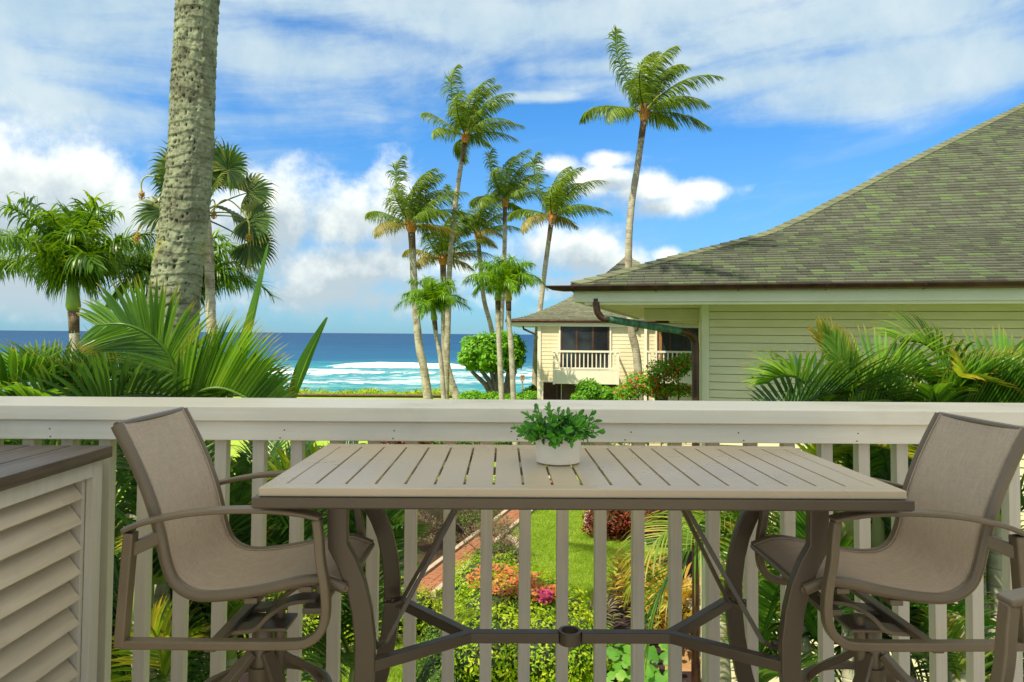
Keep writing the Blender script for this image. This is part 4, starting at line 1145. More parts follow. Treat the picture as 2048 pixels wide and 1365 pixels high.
hero(aL2, [(200, 860, 4.0), (180, 800, 4.0), (120, 750, 4.0), (50, 720, 4.0), (-30, 720, 4.0)], 4, .22, .034, 38, M['areca'], .65, .7, .05, 0, prof=upright)
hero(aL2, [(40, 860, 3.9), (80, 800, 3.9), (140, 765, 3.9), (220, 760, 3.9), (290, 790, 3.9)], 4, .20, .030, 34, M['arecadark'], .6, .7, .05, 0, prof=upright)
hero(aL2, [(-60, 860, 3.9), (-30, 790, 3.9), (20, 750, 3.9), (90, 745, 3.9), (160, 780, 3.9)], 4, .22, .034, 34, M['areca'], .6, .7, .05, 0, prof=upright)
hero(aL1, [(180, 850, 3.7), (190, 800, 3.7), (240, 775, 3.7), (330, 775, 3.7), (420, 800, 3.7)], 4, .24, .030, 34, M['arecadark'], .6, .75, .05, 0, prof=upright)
# right-hand thicket
hero(aR1, [(1680, 860, 4.0), (1650, 790, 3.95), (1600, 740, 3.9), (1560, 735, 3.9), (1530, 750, 3.9)], 4, .26, .024, 30, M['areca_light'], .8, .5, .1, 0)
hero(aR1, [(1720, 850, 4.0), (1700, 790, 4.0), (1682, 730, 4.0), (1660, 690, 4.0), (1640, 660, 4.0)], 4, .24, .030, 32, M['areca_y'], .35, .2, .1, 1.2, ang=(14, 26))
hero(aR1, [(1700, 850, 3.9), (1720, 780, 3.9), (1770, 735, 3.9), (1830, 730, 3.9), (1880, 760, 3.9)], 4, .27, .032, 36, M['areca_light'], .6, .7, .04, 0, prof=upright)
hero(aR1, [(1560, 850, 3.8), (1590, 800, 3.8), (1650, 770, 3.8), (1720, 765, 3.8), (1790, 790, 3.8)], 4, .28, .030, 34, M['arecadark'], .6, .7, .04, 0, prof=upright)
hero(aR2, [(1930, 860, 4.0), (1950, 790, 4.0), (2000, 750, 4.0), (2060, 735, 4.0), (2130, 745, 4.0)], 4, .30, .036, 40, M['areca'], .6, .75, .04, 0, prof=upright)
hero(aR2, [(1960, 860, 4.1), (1930, 790, 4.1), (1900, 720, 4.1), (1850, 670, 4.1), (1800, 665, 4.1)], 4, .34, .026, 34, M['areca'], 1.1, .35, .1, .3)
hero(aR2, [(1850, 860, 3.8), (1870, 800, 3.8), (1930, 775, 3.8), (2000, 770, 3.8), (2080, 790, 3.8)], 4, .30, .032, 36, M['areca'], .6, .7, .04, 0, prof=upright)
hero(aR1, [(1700, 860, 4.2), (1722, 790, 4.2), (1720, 740, 4.2), (1700, 690, 4.2), (1672, 640, 4.2)], 4, .10, .022, 14, M['areca_y'], .5, .3, .45, .5)
# the long frond hanging in front of the lawn
hero(aR6, [(1520, 1130, 5.6), (1500, 1050, 5.5), (1440, 1015, 5.4), (1360, 1030, 5.3), (1300, 1080, 5.2), (1262, 1160, 5.2)], 4, .42, .020, 44, M['areca_y'], 1.8, .2, .12, 0)
hero(aR6, [(1520, 1180, 5.8), (1480, 1100, 5.7), (1420, 1060, 5.6), (1360, 1090, 5.5), (1320, 1170, 5.5), (1300, 1260, 5.5)], 4, .62, .022, 40, M['areca'], 1.5, .2, .12, 0)
# two spear leaves standing up at the left
def spear(parent, path, D, w, mat):
    P = [np.array(p) for p in smooth_path([tuple(PX(x, y, D)) for x, y in path], 6)]
    fr = Fr(); k = len(P)
    Wv = [np.array([1, .25, .0])*w*.5*(min(1, .35+1.6*(i/k)) if i < k*.45 else (1-(i/k-.45)/.55)**.8+.01) for i in range(k)]
    fr.strip(P, Wv, [i/k*.7 for i in range(k)]); fr.strip([p+np.array([0, .01, 0]) for p in P], [np.array([w[0]*.0, w[0]*.9, 0]) if False else np.array([-x[0]*.5, x[0]*.6, 0]) for x in Wv], [i/k*.7 for i in range(k)])
    return frond_obj(fr, parent, mat, 'spear_leaf')
spear(aL1, [(452, 830), (468, 760), (492, 670), (515, 580), (536, 488)], 3.9, .055, M['areca'])
spear(aL3, [(572, 840), (585, 790), (608, 725), (632, 675), (654, 635)], 4.1, .075, M['areca'])

# ------------------------------------------------------------------ house at the right
A_ = R_(15.5)
e1 = np.array([math.cos(A_), -math.sin(A_), 0]); e2 = np.array([math.sin(A_), math.cos(A_), 0])
W0 = np.array(PX(1403, 800, 9.15)); W0[2] = 0
ZE = 2.0                                     # height of the gutter
HL = Matrix(((e1[0], e2[0], 0, W0[0]), (e1[1], e2[1], 0, W0[1]), (0, 0, 1, 0), (0, 0, 0, 1)))   # house frame: x along the front, y inwards
house = thing('neighbour_house', tuple(HL @ Vector((0, 0, ZG))), 'pale green sided house close by at the right with a sweeping mossy shingle roof', 'house')
# cream green siding of lapped boards
m, gx, b = new_mat('siding_paint')
oi = gx.nt.nodes.new('ShaderNodeObjectInfo')
n1 = gx.noise(gx.vm('MULTIPLY', coord(gx), (1, 1, 4)), 2.2, 5, .6)
c = gx.mix(gx.sstep(n1, .3, .7), (.62, .58, .37), (.68, .64, .43))
c = gx.mix(gx.m('MULTIPLY', oi.outputs['Random'], .12), c, (.40, .44, .28))
gx.put(b.inputs['Base Color'], c); b.inputs['Roughness'].default_value = .5; bump(gx, b, n1, .1, .003); M['siding'] = m
M['trimgreen'] = paint('green_white_trim', (.64, .62, .46), (.70, .69, .54), .45, 2, bumpy=.1)
M['soffit'] = paint('soffit_paint', (.62, .60, .48), (.70, .68, .56), .6, 2, bumpy=.1)
M['copper'] = paint('weathered_copper', (.045, .022, .018), (.095, .045, .032), .35, 6, (1, 1, 1), .2, 60, .3, metallic=.55)
M['verdigris'] = paint('verdigris_copper', (.012, .05, .03), (.06, .20, .14), .6, 9, (2.2, 2.2, .5), .3, 60)
def hb(o, x0, x1, y0, y1, z0, z1):
    o.box(((x0+x1)/2, (y0+y1)/2, (z0+z1)/2), (x1-x0, y1-y0, z1-z0), HL); return o
WL = 8.6
o = MB(); hb(o, .02, WL, .03, 7, ZG, 2.0); o.build('wall', M['siding'], house)
nb = 0; z = ZG+.05; EXP = .1015
while z < 1.95:
    q = MB()
    v8 = [(.10, -.026, z), (WL, -.026, z), (WL, -.012, z+EXP-.008), (.10, -.012, z+EXP-.008), (.10, .029, z), (WL, .029, z), (WL, .029, z+EXP-.008), (.10, .029, z+EXP-.008)]
    q.add([tuple(HL @ Vector(v_)) for v_ in v8], [(0, 1, 2, 3), (5, 4, 7, 6), (0, 4, 5, 1), (3, 2, 6, 7), (1, 5, 6, 2), (4, 0, 3, 7)])
    q.build('siding_board', M['siding'], house); z += EXP; nb += 1
q = MB(); hb(q, 0, .098, -.034, .07, ZG, 2.0); q.build('corner_board', M['trimgreen'], house, bevel=.003)
# side wall boards facing left are joined (they face away from the camera)
q = MB(); hb(q, -.012, .019, .072, 7, ZG, 2.0); q.build('side_siding', M['siding'], house)
# eaves: find the left end where the gutter is seen
OVF = .95
def on_front(x, y_off):        # photo column -> house x on the vertical plane y = y_off
    d = ray(x, 620); M2 = np.array([[d[0], -e1[0]], [d[1], -e1[1]]]); p0 = W0+e2*y_off
    s_, u_ = np.linalg.solve(M2, p0[:2]); return u_
XE = on_front(1143, -OVF)
# eave height from the photo
d = ray(1143, 572); pt = W0+e1*XE+e2*(-OVF); k_ = pt[1]/d[1]; ZE = 1.4+d[2]*k_
HS = [(0, 0), (.6, .155), (1.2, .335), (1.8, .54), (2.4, .79), (2.9, 1.04), (3.4, 1.32), (4.0, 1.68), (5.0, 2.30), (6.2, 3.06), (7.6, 3.95), (9.0, 4.85)]
# run and rise of the hip measured along its outline
HS = [(0, 0)]
for (hx, hy) in ((1230, 543), (1350, 510), (1450, 485), (1530, 463), (1600, 431), (1700, 379), (1800, 326), (1900, 276), (2045, 205), (2200, 128)):
    d = ray(hx, hy+7); c0 = W0+e1*XE+e2*(-OVF); hd_ = e1+e2
    s_, u_ = np.linalg.solve(np.array([[d[0], -hd_[0]], [d[1], -hd_[1]]]), c0[:2])
    HS.append((float(u_), float(1.4+d[2]*s_-ZE)))
print('HS', [(round(a, 2), round(b_, 2)) for a, b_ in HS])
hs_x = [a for a, _ in HS]; hs_y = [b_ for _, b_ in HS]
def hz_(s): return float(np.interp(s, hs_x, hs_y))
roof = MB()
# solid underlay: front and left faces
XR_ = 16.0
vs = []; fs = []
for k, (s, h) in enumerate(HS): vs += [HL @ Vector((XE+s, -OVF+s, ZE+h)), HL @ Vector((XR_, -OVF+s, ZE+h))]
for k in range(len(HS)-1): fs.append((2*k, 2*k+1, 2*k+3, 2*k+2))
o_ = len(vs)
for k, (s, h) in enumerate(HS): vs += [HL @ Vector((XE+s, -OVF+s, ZE+h)), HL @ Vector((XE+s, 20, ZE+h))]
for k in range(len(HS)-1): fs.append((o_+2*k+1, o_+2*k, o_+2*k+2, o_+2*k+3))
roof.add([tuple(v_) for v_ in vs], fs)
m, gx, b = new_mat('shingle')
oi = gx.nt.nodes.new('ShaderNodeNewGeometry')
at = gx.nt.nodes.new('ShaderNodeAttribute'); at.attribute_name = 'tint'
oi2 = gx.nt.nodes.new('ShaderNodeObjectInfo')
v = coord(gx)
rnd = gx.m('FRACT', gx.m('ADD', oi.outputs['Random Per Island'], gx.m('MULTIPLY', oi2.outputs['Random'], 1.0)))
nb_ = gx.noise(v, 1.1, 4, .6, .3); ng = gx.noise(v, 230, 2, .7); nm = gx.noise(v, 9, 4, .6)
ff = gx.m('ADD', rnd, gx.m('MULTIPLY', gx.m('SUBTRACT', nb_, .5), .35))
c = gx.ramp(ff, [(.0, (.050, .055, .044)), (.30, (.068, .075, .058)), (.68, (.085, .095, .070)), (.80, (.085, .106, .066)), (.90, (.088, .122, .060)), (1, (.095, .14, .060))])
c = gx.mix(gx.m('MULTIPLY', gx.sstep(ng, .45, .7), .35), c, (.20, .21, .16))
c = gx.mix(gx.m('MULTIPLY', gx.sstep(nm, .5, .8), .35), c, (.10, .14, .05))
gx.put(b.inputs['Base Color'], c); b.inputs['Roughness'].default_value = .95; b.inputs['Specular IOR Level'].default_value = .1
bump(gx, b, ng, .5, .004); M['shingle'] = m
rf = roof.build('roof', M['shingle'], house)
random.seed(21)
slen = [0]; 
for k in range(1, len(HS)): slen.append(slen[-1]+math.hypot(HS[k][0]-HS[k-1][0], HS[k][1]-HS[k-1][1]))
def at_len(l): return float(np.interp(l, slen, hs_x)), float(np.interp(l, slen, hs_y))
EXS = .125; row = 0; l = -.03; tabs = []
while l < slen[-1]-.1:
    s0, h0 = at_len(max(0, l)); s1, h1 = at_len(l+EXS+.03)
    if l < 0: s0 = -.03; h0 = -.006
    x = XE+s0+.02; xend = min(XR_, 8.4+s0*.25)
    x += 0
    while x < xend:
        w_ = random.choice((.10, .13, .16, .19, .22, .15)); w_ = min(w_, xend-x+.05)
        t_ = random.uniform(.007, .014)
        lift_ = random.uniform(0, .003)
        dlt = s1-s0
        xa0, xb0 = x, x+w_-.004
        xa1, xb1 = max(xa0, XE+s1), max(xb0, XE+s1+.01)
        if xb0 > XE+s0+.05:
            tabs.append(((xa0, xb0, xa1, xb1), (s0, h0, s1, h1), t_+lift_))
        x += w_
    l += EXS; row += 1
def tabverts(tb):
    (xa0, xb0, xa1, xb1), (s0, h0, s1, h1), t_ = tb
    vs = [(xa0, -OVF+s0, ZE+h0+.002), (xb0, -OVF+s0, ZE+h0+.002), (xb1, -OVF+s1, ZE+h1+.001), (xa1, -OVF+s1, ZE+h1+.001),
          (xa0, -OVF+s0-.002, ZE+h0+.012+t_), (xb0, -OVF+s0-.002, ZE+h0+.012+t_), (xb1, -OVF+s1, ZE+h1+.004), (xa1, -OVF+s1, ZE+h1+.004)]
    return [tuple(HL @ Vector(v_)) for v_ in vs]
TF = [(4, 5, 6, 7), (0, 1, 5, 4), (1, 2, 6, 5), (0, 4, 7, 3)]
# the 300 that show largest: the widest of the rows nearest the eye
def tabscore(tb):
    p = HL @ Vector(((tb[0][0]+tb[0][1])/2, -OVF+tb[1][0], ZE+tb[1][1])); dd = p-Vector(EYE)
    col = 1024+F*(p.x/p.y)
    sl = (tb[1][3]-tb[1][1])/max(1e-6, tb[1][2]-tb[1][0]); ang_ = abs((tb[0][1]-tb[0][0])*(sl*1.0+.0-(dd.z/dd.y))*(tb[1][2]-tb[1][0]))
    return (ang_/dd.length**2) if col < 2050 else 0
order = sorted(range(len(tabs)), key=lambda i: -tabscore(tabs[i]))
for i in order[:290]:
    q = MB(); q.add(tabverts(tabs[i]), TF); q.build('shingle', M['shingle'], rf)
q = MB()
for i in order[290:]: q.add(tabverts(tabs[i]), TF)
tag(q.build('shingles', M['shingle'], rf), kind='stuff')
# hip caps up the corner
l = 0; capn = 0
m2, gx, b = new_mat('hip_cap'); n1 = gx.noise(coord(gx), 6, 5, .6); oi = gx.nt.nodes.new('ShaderNodeObjectInfo')
gx.put(b.inputs['Base Color'], gx.mix(gx.m('ADD', gx.m('MULTIPLY', n1, .5), gx.m('MULTIPLY', oi.outputs['Random'], .5)), (.08, .085, .055), (.16, .18, .10))); b.inputs['Roughness'].default_value = .95
while l < slen[-1]-.2:
    s0, h0 = at_len(l); s1, h1 = at_len(l+.17)
    q = MB(); hw = .10
    vs = []
    for (s, h, up) in ((s0, h0, .034), (s1, h1, .020)):
        vs += [(XE+s-.012, -OVF+s+hw*1.4-.012, ZE+h+up-.004), (XE+s-.012, -OVF+s-.012, ZE+h+up+.018), (XE+s+hw*1.4-.012, -OVF+s-.012, ZE+h+up-.004)]
    vs = [tuple(HL @ Vector(v_)) for v_ in vs]; lo = [(a, b_, c_-.014) for a, b_, c_ in vs]
    q.add(vs+lo, [(0, 1, 4, 3), (1, 2, 5, 4), (0, 6, 7, 1), (1, 7, 8, 2), (2, 8, 11, 5), (0, 3, 9, 6)])
    q.build('hip_cap', m2, rf); l += .15
# gutter: half-round copper with straps
def HP(x, y, z): return HL @ Vector((x, y, z))
XG0 = XE-.30
gp = [(.062*math.cos(a), .062*math.sin(a)) for a in np.linspace(math.pi, 2*math.pi, 10)]+[(.055, 0), (.052*math.cos(-.4), .052*math.sin(-.4)), (0, -.052), (-.052*math.cos(.4), -.052*math.sin(.4)), (-.055, 0)]
q = MB(); zg_ = ZE-.016; yg = -OVF-.085
gut = [( -b_, a) for a, b_ in [(0, 0)]]
prof = [(math.cos(a)*.066, math.sin(a)*.062) for a in np.linspace(math.pi, 2*math.pi, 12)]
prof = prof+[(x_*.90, y_*.90) for x_, y_ in prof[::-1]]
vs = []; npf = len(prof)
for (xx, k_) in ((XG0, .15), (XG0+.08, .72), (XG0+.22, 1.0), (XR_, 1.0)):
    for (a, b_) in prof: vs.append(tuple(HP(xx, yg+a*(1 if k_ == 1 else (.6+.4*k_)), zg_+b_*k_)))
q.add(vs, [(i*npf+j, i*npf+(j+1) % npf, (i+1)*npf+(j+1) % npf, (i+1)*npf+j) for i in range(3) for j in range(npf)])
gt = q.build('gutter', M['copper'], house, smooth='auto')
q = MB(); q.bar(HP(XG0, yg-.070, zg_+.004), HP(XR_, yg-.070, zg_+.004), .012, .012); q.build('gutter_lip', M['copper'], gt, smooth=False)
for col in (1146, 1312, 1477, 1652, 1848, 2070):
    xs_ = on_front(col, yg)
    q = MB(); q.sweep([HP(xs_, yg+.072*math.cos(a), zg_+.070*math.sin(a)+.004) for a in np.linspace(math.pi, 2*math.pi, 9)], rect(.022, .006), side=tuple(e1)); q.build('gutter_strap', M['copper'], gt)
# fascia, frieze and soffit
q = MB(); hb(q, XE+.02, XR_, -OVF+.0, -OVF+.03, ZE-.20, ZE-.022); q.build('fascia', M['trimgreen'], house, bevel=.002)
q = MB(); hb(q, XE+.16, XR_, -OVF+.031, -OVF+.055, ZE-.235, ZE-.06); q.build('frieze', M['trimgreen'], house)
q = MB(); hb(q, XE+.02, XE+.05, -OVF+.031, 9, ZE-.20, ZE-.022); q.build('side_fascia', M['trimgreen'], house)
q = MB(); q.add([tuple(HP(*p)) for p in ((XE+.04, -OVF+.04, ZE-.165), (XR_, -OVF+.04, ZE-.165), (XR_, .02, ZE-.165), (.0, .02, ZE-.165), (.0, 9, ZE-.165), (XE+.04, 9, ZE-.165))], [(0, 1, 2, 3), (0, 3, 4, 5)]); q.build('soffit', M['soffit'], house)
# stepped white eaves of the wings behind, seen past the corner
for k, (yy, x0_, dz_) in enumerate(((2.2, -.9, -.16), (3.6, -.55, -.22), (5.2, -.3, -.28))):
    q = MB(); hb(q, x0_, .3, yy, yy+.9, ZE-.30+dz_*.3, ZE-.17); q.build('wing_eave', M['soffit'], house, bevel=.004)
# downspout: copper elbow, green diagonal run, vertical pipe to the ground
P1 = [PX(1192, 598, 8.6), PX(1194, 622, 8.6), PX(1204, 636, 8.6), PX(1218, 640, 8.6)]
q = MB(); q.tube([Vector(p) for p in smooth_path([tuple(p) for p in P1], 6)], .042, 14); ds = q.build('downspout_elbow', M['copper'], house, smooth='auto')
P2 = [PX(1206, 637, 8.6), PX(1290, 651, 8.75), PX(1370, 664, 8.95)]
q = MB(); q.tube([Vector(p) for p in P2], .045, 14); q.build('downspout_run', M['verdigris'], house, smooth='auto')
P3 = [PX(1362, 663, 8.93), PX(1380, 668, 8.97), PX(1389, 682, 9.0), PX(1391, 705, 9.0)]
q = MB(); q.tube([Vector(p) for p in smooth_path([tuple(p) for p in P3], 6)], .050, 14); q.build('downspout_elbow', M['copper'], house, smooth='auto')
pv = PX(1391, 700, 9.0)
q = MB(); q.tube([Vector((pv.x, pv.y, pv.z)), Vector((pv.x, pv.y, ZG+.35))], .048, 14); q.tube([Vector((pv.x, pv.y, ZG)), Vector((pv.x, pv.y, ZG+.36))], .060, 12); q.build('downspout', M['copper'], house, smooth='auto')

# ------------------------------------------------------------------ far house
FD = 27.0; FA = R_(4)
f1 = np.array([math.cos(FA), -math.sin(FA), 0]); f2 = np.array([math.sin(FA), math.cos(FA), 0])
O2 = np.array(PX(1076, 700, FD)); FM = Matrix(((f1[0], f2[0], 0, O2[0]), (f1[1], f2[1], 0, O2[1]), (0, 0, 1, 0), (0, 0, 0, 1)))
def onf(x, y, yo=0.0):
    d = ray(x, y); p0 = O2+f2*yo; M2 = np.array([[d[0], -f1[0]], [d[1], -f1[1]]]); s_, u_ = np.linalg.solve(M2, p0[:2]-np.zeros(2)); return u_, 1.4+d[2]*s_
far = thing('far_house', (O2[0], O2[1], ZG), 'cream two-storey house by the sea with balconies and a curved hip roof', 'house')
M['cream'] = paint('cream_siding', (.66, .58, .40), (.72, .64, .46), .6, 1.2, bumpy=.1)
M['creamtrim'] = paint('cream_trim', (.74, .70, .58), (.78, .74, .62), .5, 2, bumpy=.05)
m, gx, b = new_mat('dark_glass'); n1 = gx.noise(coord(gx), .9, 3, .5)
gx.put(b.inputs['Base Color'], gx.mix(gx.sstep(n1, .4, .7), (.012, .014, .02), (.04, .05, .06))); b.inputs['Roughness'].default_value = .06; b.inputs['Specular IOR Level'].default_value = .6; M['glass'] = m
M['darkwood'] = paint('dark_door_wood', (.045, .02, .012), (.08, .035, .02), .5, 4, bumpy=.1)
M['orangewood'] = paint('orange_brown_curtain', (.25, .11, .03), (.35, .16, .05), .8, 4, bumpy=.1)
M['roof2'] = paint('grey_green_roof', (.12, .125, .09), (.19, .20, .14), .95, 7, bumpy=.4, bscale=30, grime=.3)
def fb(o, x0, x1, y0, y1, z0, z1): o.box(((x0+x1)/2, (y0+y1)/2, (z0+z1)/2), (x1-x0, y1-y0, z1-z0), FM); return o
_, zE2 = onf(1076, 644)
XR2 = 9.5
q = MB(); fb(q, 0, XR2, .0, 8, ZG, zE2-.02); q.build('wall', M['cream'], far)
q = MB(); z = ZG+.1
while z < zE2-.1:
    v8 = [(.12, -.016, z), (XR2, -.016, z), (XR2, -.004, z+.15), (.12, -.004, z+.15)]
    q.add([tuple(FM @ Vector(v_)) for v_ in v8]+[tuple(FM @ Vector((a, -.002, z))) for a in (.12, XR2)], [(0, 1, 2, 3), (0, 4, 5, 1)]); z += .15
tag(q.build('siding', M['cream'], far), kind='stuff')
q = MB(); fb(q, -.02, .11, -.05, .1, ZG, zE2); q.build('corner_board', M['creamtrim'], far)
# roof: eave overhang to the left, curved hips to a peak
OV2 = .14
xa, zE = onf(1017, 641, -OV2); 
xp, _ = onf(1250, 640, 0); hw = None
pk = PX(1253, 512, 33.5); pl = FM.inverted() @ pk
run = pl.x-xa
NSG = 9; prof2 = [(k/NSG, (.30*(k/NSG)+.70*(k/NSG)**1.75)) for k in range(NSG+1)]
vs = []; fs = []; rise = pk.z-zE
xb = 2*pl.x-xa+1.2; yb = pl.y*2+OV2
for (t, h) in prof2:
    ax_, bx_ = xa+run*t, xb-(xb-pl.x)*t; ay_, by_ = -OV2+(pl.y+OV2)*t, yb-(yb-pl.y)*t
    vs += [FM @ Vector(p) for p in ((ax_, ay_, zE+rise*h), (bx_, ay_, zE+rise*h), (bx_, by_, zE+rise*h), (ax_, by_, zE+rise*h))]
for k in range(NSG):
    for j in range(4): fs.append((4*k+j, 4*k+(j+1) % 4, 4*k+4+(j+1) % 4, 4*k+4+j))
q = MB(); q.add([tuple(v_) for v_ in vs], fs); rf2 = q.build('roof', M['roof2'], far)
q = MB()
random.seed(8)
for (k) in range(46):     # courses of shingles as thin steps
    t0, t1 = k/46, (k+1)/46
    h0 = float(np.interp(t0, [a for a, _ in prof2], [b_ for _, b_ in prof2])); h1 = float(np.interp(t1, [a for a, _ in prof2], [b_ for _, b_ in prof2]))
    y0_, y1_ = -OV2+(pl.y+OV2)*t0, -OV2+(pl.y+OV2)*t1
    xl0, xr0 = xa+run*t0, xb-(xb-pl.x)*t0; x = xl0; xl1, xr1 = xa+run*t1, xb-(xb-pl.x)*t1
    while x < xr0:
        w_ = random.uniform(.25, .5); x2 = min(x+w_, xr0); u_ = random.uniform(.015, .035)
        q.add([tuple(FM @ Vector(p)) for p in ((x, y0_, zE+rise*h0+.004), (x2, y0_, zE+rise*h0+.004), (x2, y0_, zE+rise*h0+u_+.01), (x, y0_, zE+rise*h0+u_+.01), (max(xl1, min(x2, xr1)), y1_, zE+rise*h1+.006), (max(x, xl1), y1_, zE+rise*h1+.006))], [(0, 1, 2, 3), (3, 2, 4, 5)]); x = x2
tag(q.build('shingles', M['roof2'], rf2), kind='stuff')
q = MB(); q.sweep([FM @ Vector((xa-.12, -OV2-.07, zE-.02)), FM @ Vector((xb, -OV2-.07, zE-.02))], [(.06*math.cos(a), .06*math.sin(a)) for a in np.linspace(0, 2*math.pi, 8, endpoint=False)], side=(0, 0, 1)); q.build('gutter', M['copper'], far)
q = MB(); fb(q, xa+.03, xb, -OV2, -OV2+.04, zE-.22, zE-.03); q.build('fascia', M['creamtrim'], far)
q = MB(); fb(q, xa+.03, xb-.5, -OV2+.041, 8, zE-.20, zE-.16); q.build('soffit', M['creamtrim'], far)
def fwin(x0, y0, x1, y1, mulls, name='window', fill=None, fw_=.06):
    a0, zt_ = onf(x0, y0, -.05); a1, zb_ = onf(x1, y1, -.05)
    q = MB(); 
    for (p, r) in (((a0-fw_, a0), (zb_, zt_+fw_)), ((a1, a1+fw_), (zb_, zt_+fw_))): fb(q, p[0], p[1], -.075, -.001, r[0], r[1])
    fb(q, a0, a1, -.075, -.001, zt_, zt_+fw_)
    w_ = q.build(name, M['creamtrim'], far)
    q = MB(); fb(q, a0, a1, -.042, -.036, zb_, zt_); q.build('pane', fill or M['glass'], w_)
    for t in mulls:
        xm = a0+(a1-a0)*t; q = MB(); fb(q, xm-.035, xm+.035, -.06, -.043, zb_, zt_); q.build('mullion', M['darkwood'], w_)
    return w_, a0, a1, zb_, zt_
w1_, a0, a1, zb_, zt_ = fwin(1121, 650, 1219, 742, (.02, .33, .66, .98))
q = MB(); fb(q, a0+.05, a0+.35, -.0355+(-.0008), -.035-.0062, zb_, zt_) ; q.build('curtain', M['darkwood'], w1_)
w2_, a0, a1, zb_, zt_ = fwin(1314, 656, 1402, 742, (.02, .3, .62))
q = MB(); fb(q, a0, a0+.18, -.055, -.0425, zb_, zt_); q.build('curtain', M['orangewood'], w2_)
def balcony(x0, x1, yt, yb_, ys_, name='balcony'):
    a0, zt_ = onf(x0, yt, -.8); a1, _ = onf(x1, yt, -.8); _, zb_ = onf(x0, yb_, -.8); _, zs_ = onf(x0, ys_, -.8)
    q = MB(); fb(q, a0, a1, -.80, -.08, zs_, zb_); bal = q.build(name, M['creamtrim'], far)
    q = MB(); fb(q, a0-.06, a1+.06, -.86, -.74, zt_-.07, zt_); fb(q, a0, a1, -.83, -.77, zb_+.05, zb_+.11); q.build('rail', M['creamtrim'], bal)
    n_ = int((a1-a0)/.155)
    for k in range(n_+1):
        x = a0+.03+(a1-a0-.06)*k/n_; q = MB(); fb(q, x-.02, x+.02, -.82, -.78, zb_+.11, zt_-.07); q.build('baluster', M['creamtrim'], bal)
    for xx in (a0, a1):
        q = MB(); fb(q, xx-.04, xx+.04, -.84, -.76, zs_-.02, zt_-.071); q.build('post', M['creamtrim'], bal)
        q = MB(); fb(q, xx-.03, xx+.03, -.74, -.08, zt_-.07, zt_-.01); q.build('rail', M['creamtrim'], bal)
balcony(1108, 1236, 701, 741, 768)
balcony(1299, 1400, 702, 741, 768)
fwin(1087, 765, 1236, 860, (.18, .5, .75), fill=M['darkwood'])
w_, a0, a1, zb_, zt_ = fwin(1087, 765, 1122, 800, (), fill=M['darkwood'], fw_=.02)
fwin(1310, 765, 1336, 880, (), 'door', M['darkwood'])
for xx in (1291,):
    a, _ = onf(xx, 700, -.1); q = MB(); fb(q, a-.05, a+.05, -.14, -.04, ZG, zE-.25); q.build('downspout', M['creamtrim'], far)
q = MB(); q.tube([FM @ Vector((xa+.55, -OV2+.1, zE-.2)), FM @ Vector((xa+.58, -OV2+.12, zE-.33)), FM @ Vector((-.06, -.1, zE-.55))], .04, 8); q.build('downspout_run', M['copper'], far, smooth='auto')
q = MB(); q.tube([PX(1277, 650, 26.6), PX(1275, 660, 26.6), PX(1268, 664, 26.8)], .04, 8); q.build('downspout_run', M['copper'], far, smooth='auto')

# ------------------------------------------------------------------ garden seen through the railing
def poly(name, px, lift, mat, kind='structure'):
    return sheet(name, [PZ(x, y, ZG) for x, y in px], ZG+lift, mat, kind)
# boardwalk-like brick path running away to the left of the lawn
pa, pb_ = PZ(930, 1114, ZG), PZ(1061, 1008, ZG)
dirp = (pb_-pa); dirp.z = 0; Lp = dirp.length; dirp.normalize(); nrp = Vector((dirp.y, -dirp.x, 0))
s0_, s1_ = -2.2, Lp+3.2; PWd = .24
def strip_pts(o0, o1, a, b_): return [pa+dirp*a+nrp*o0, pa+dirp*a+nrp*o1, pa+dirp*b_+nrp*o1, pa+dirp*b_+nrp*o0]
sheet('path', strip_pts(-PWd, PWd, s0_, s1_), ZG+.006, M['path'])
path_o = bpy.data.objects['path']
Rz = Matrix.Rotation(math.atan2(dirp.y, dirp.x), 4, 'Z')
random.seed(31); bricks = []
s = s0_
while s < s1_:
    o_ = -PWd+.01
    while o_ < PWd-.05:
        w_ = random.choice((.12, .24, .24)); w_ = min(w_, PWd-.01-o_); bricks.append((s+.045, o_+w_/2, w_-.012)); o_ += w_
    s += .075
bricks.sort(key=lambda t: t[0])
qs = MB()
for i, (s, o_, w_) in enumerate(bricks):
    c_ = pa+dirp*s+nrp*o_
    Mx = Matrix.Translation((c_.x, c_.y, ZG+.022+random.uniform(-.004, .004))) @ Rz
    if i < 280:
        q = MB(); q.box((0, 0, 0), (.060, w_, .035), Mx); q.build('brick', M['brick'], path_o)
    else: qs.box((0, 0, 0), (.060, w_, .035), Mx)
tag(qs.build('bricks', M['brick'], path_o), kind='stuff')
for sg in (-1, 1):
    s = s0_
    while s < s1_:
        c_ = pa+dirp*(s+.6)+nrp*(sg*(PWd+.055)); q = MB(); q.box((0, 0, 0), (1.19, .10, .12), Matrix.Translation((c_.x, c_.y, ZG+.03)) @ Rz)
        q.build('kerb_stone', M['kerb'], path_o, bevel=.008); s += 1.2
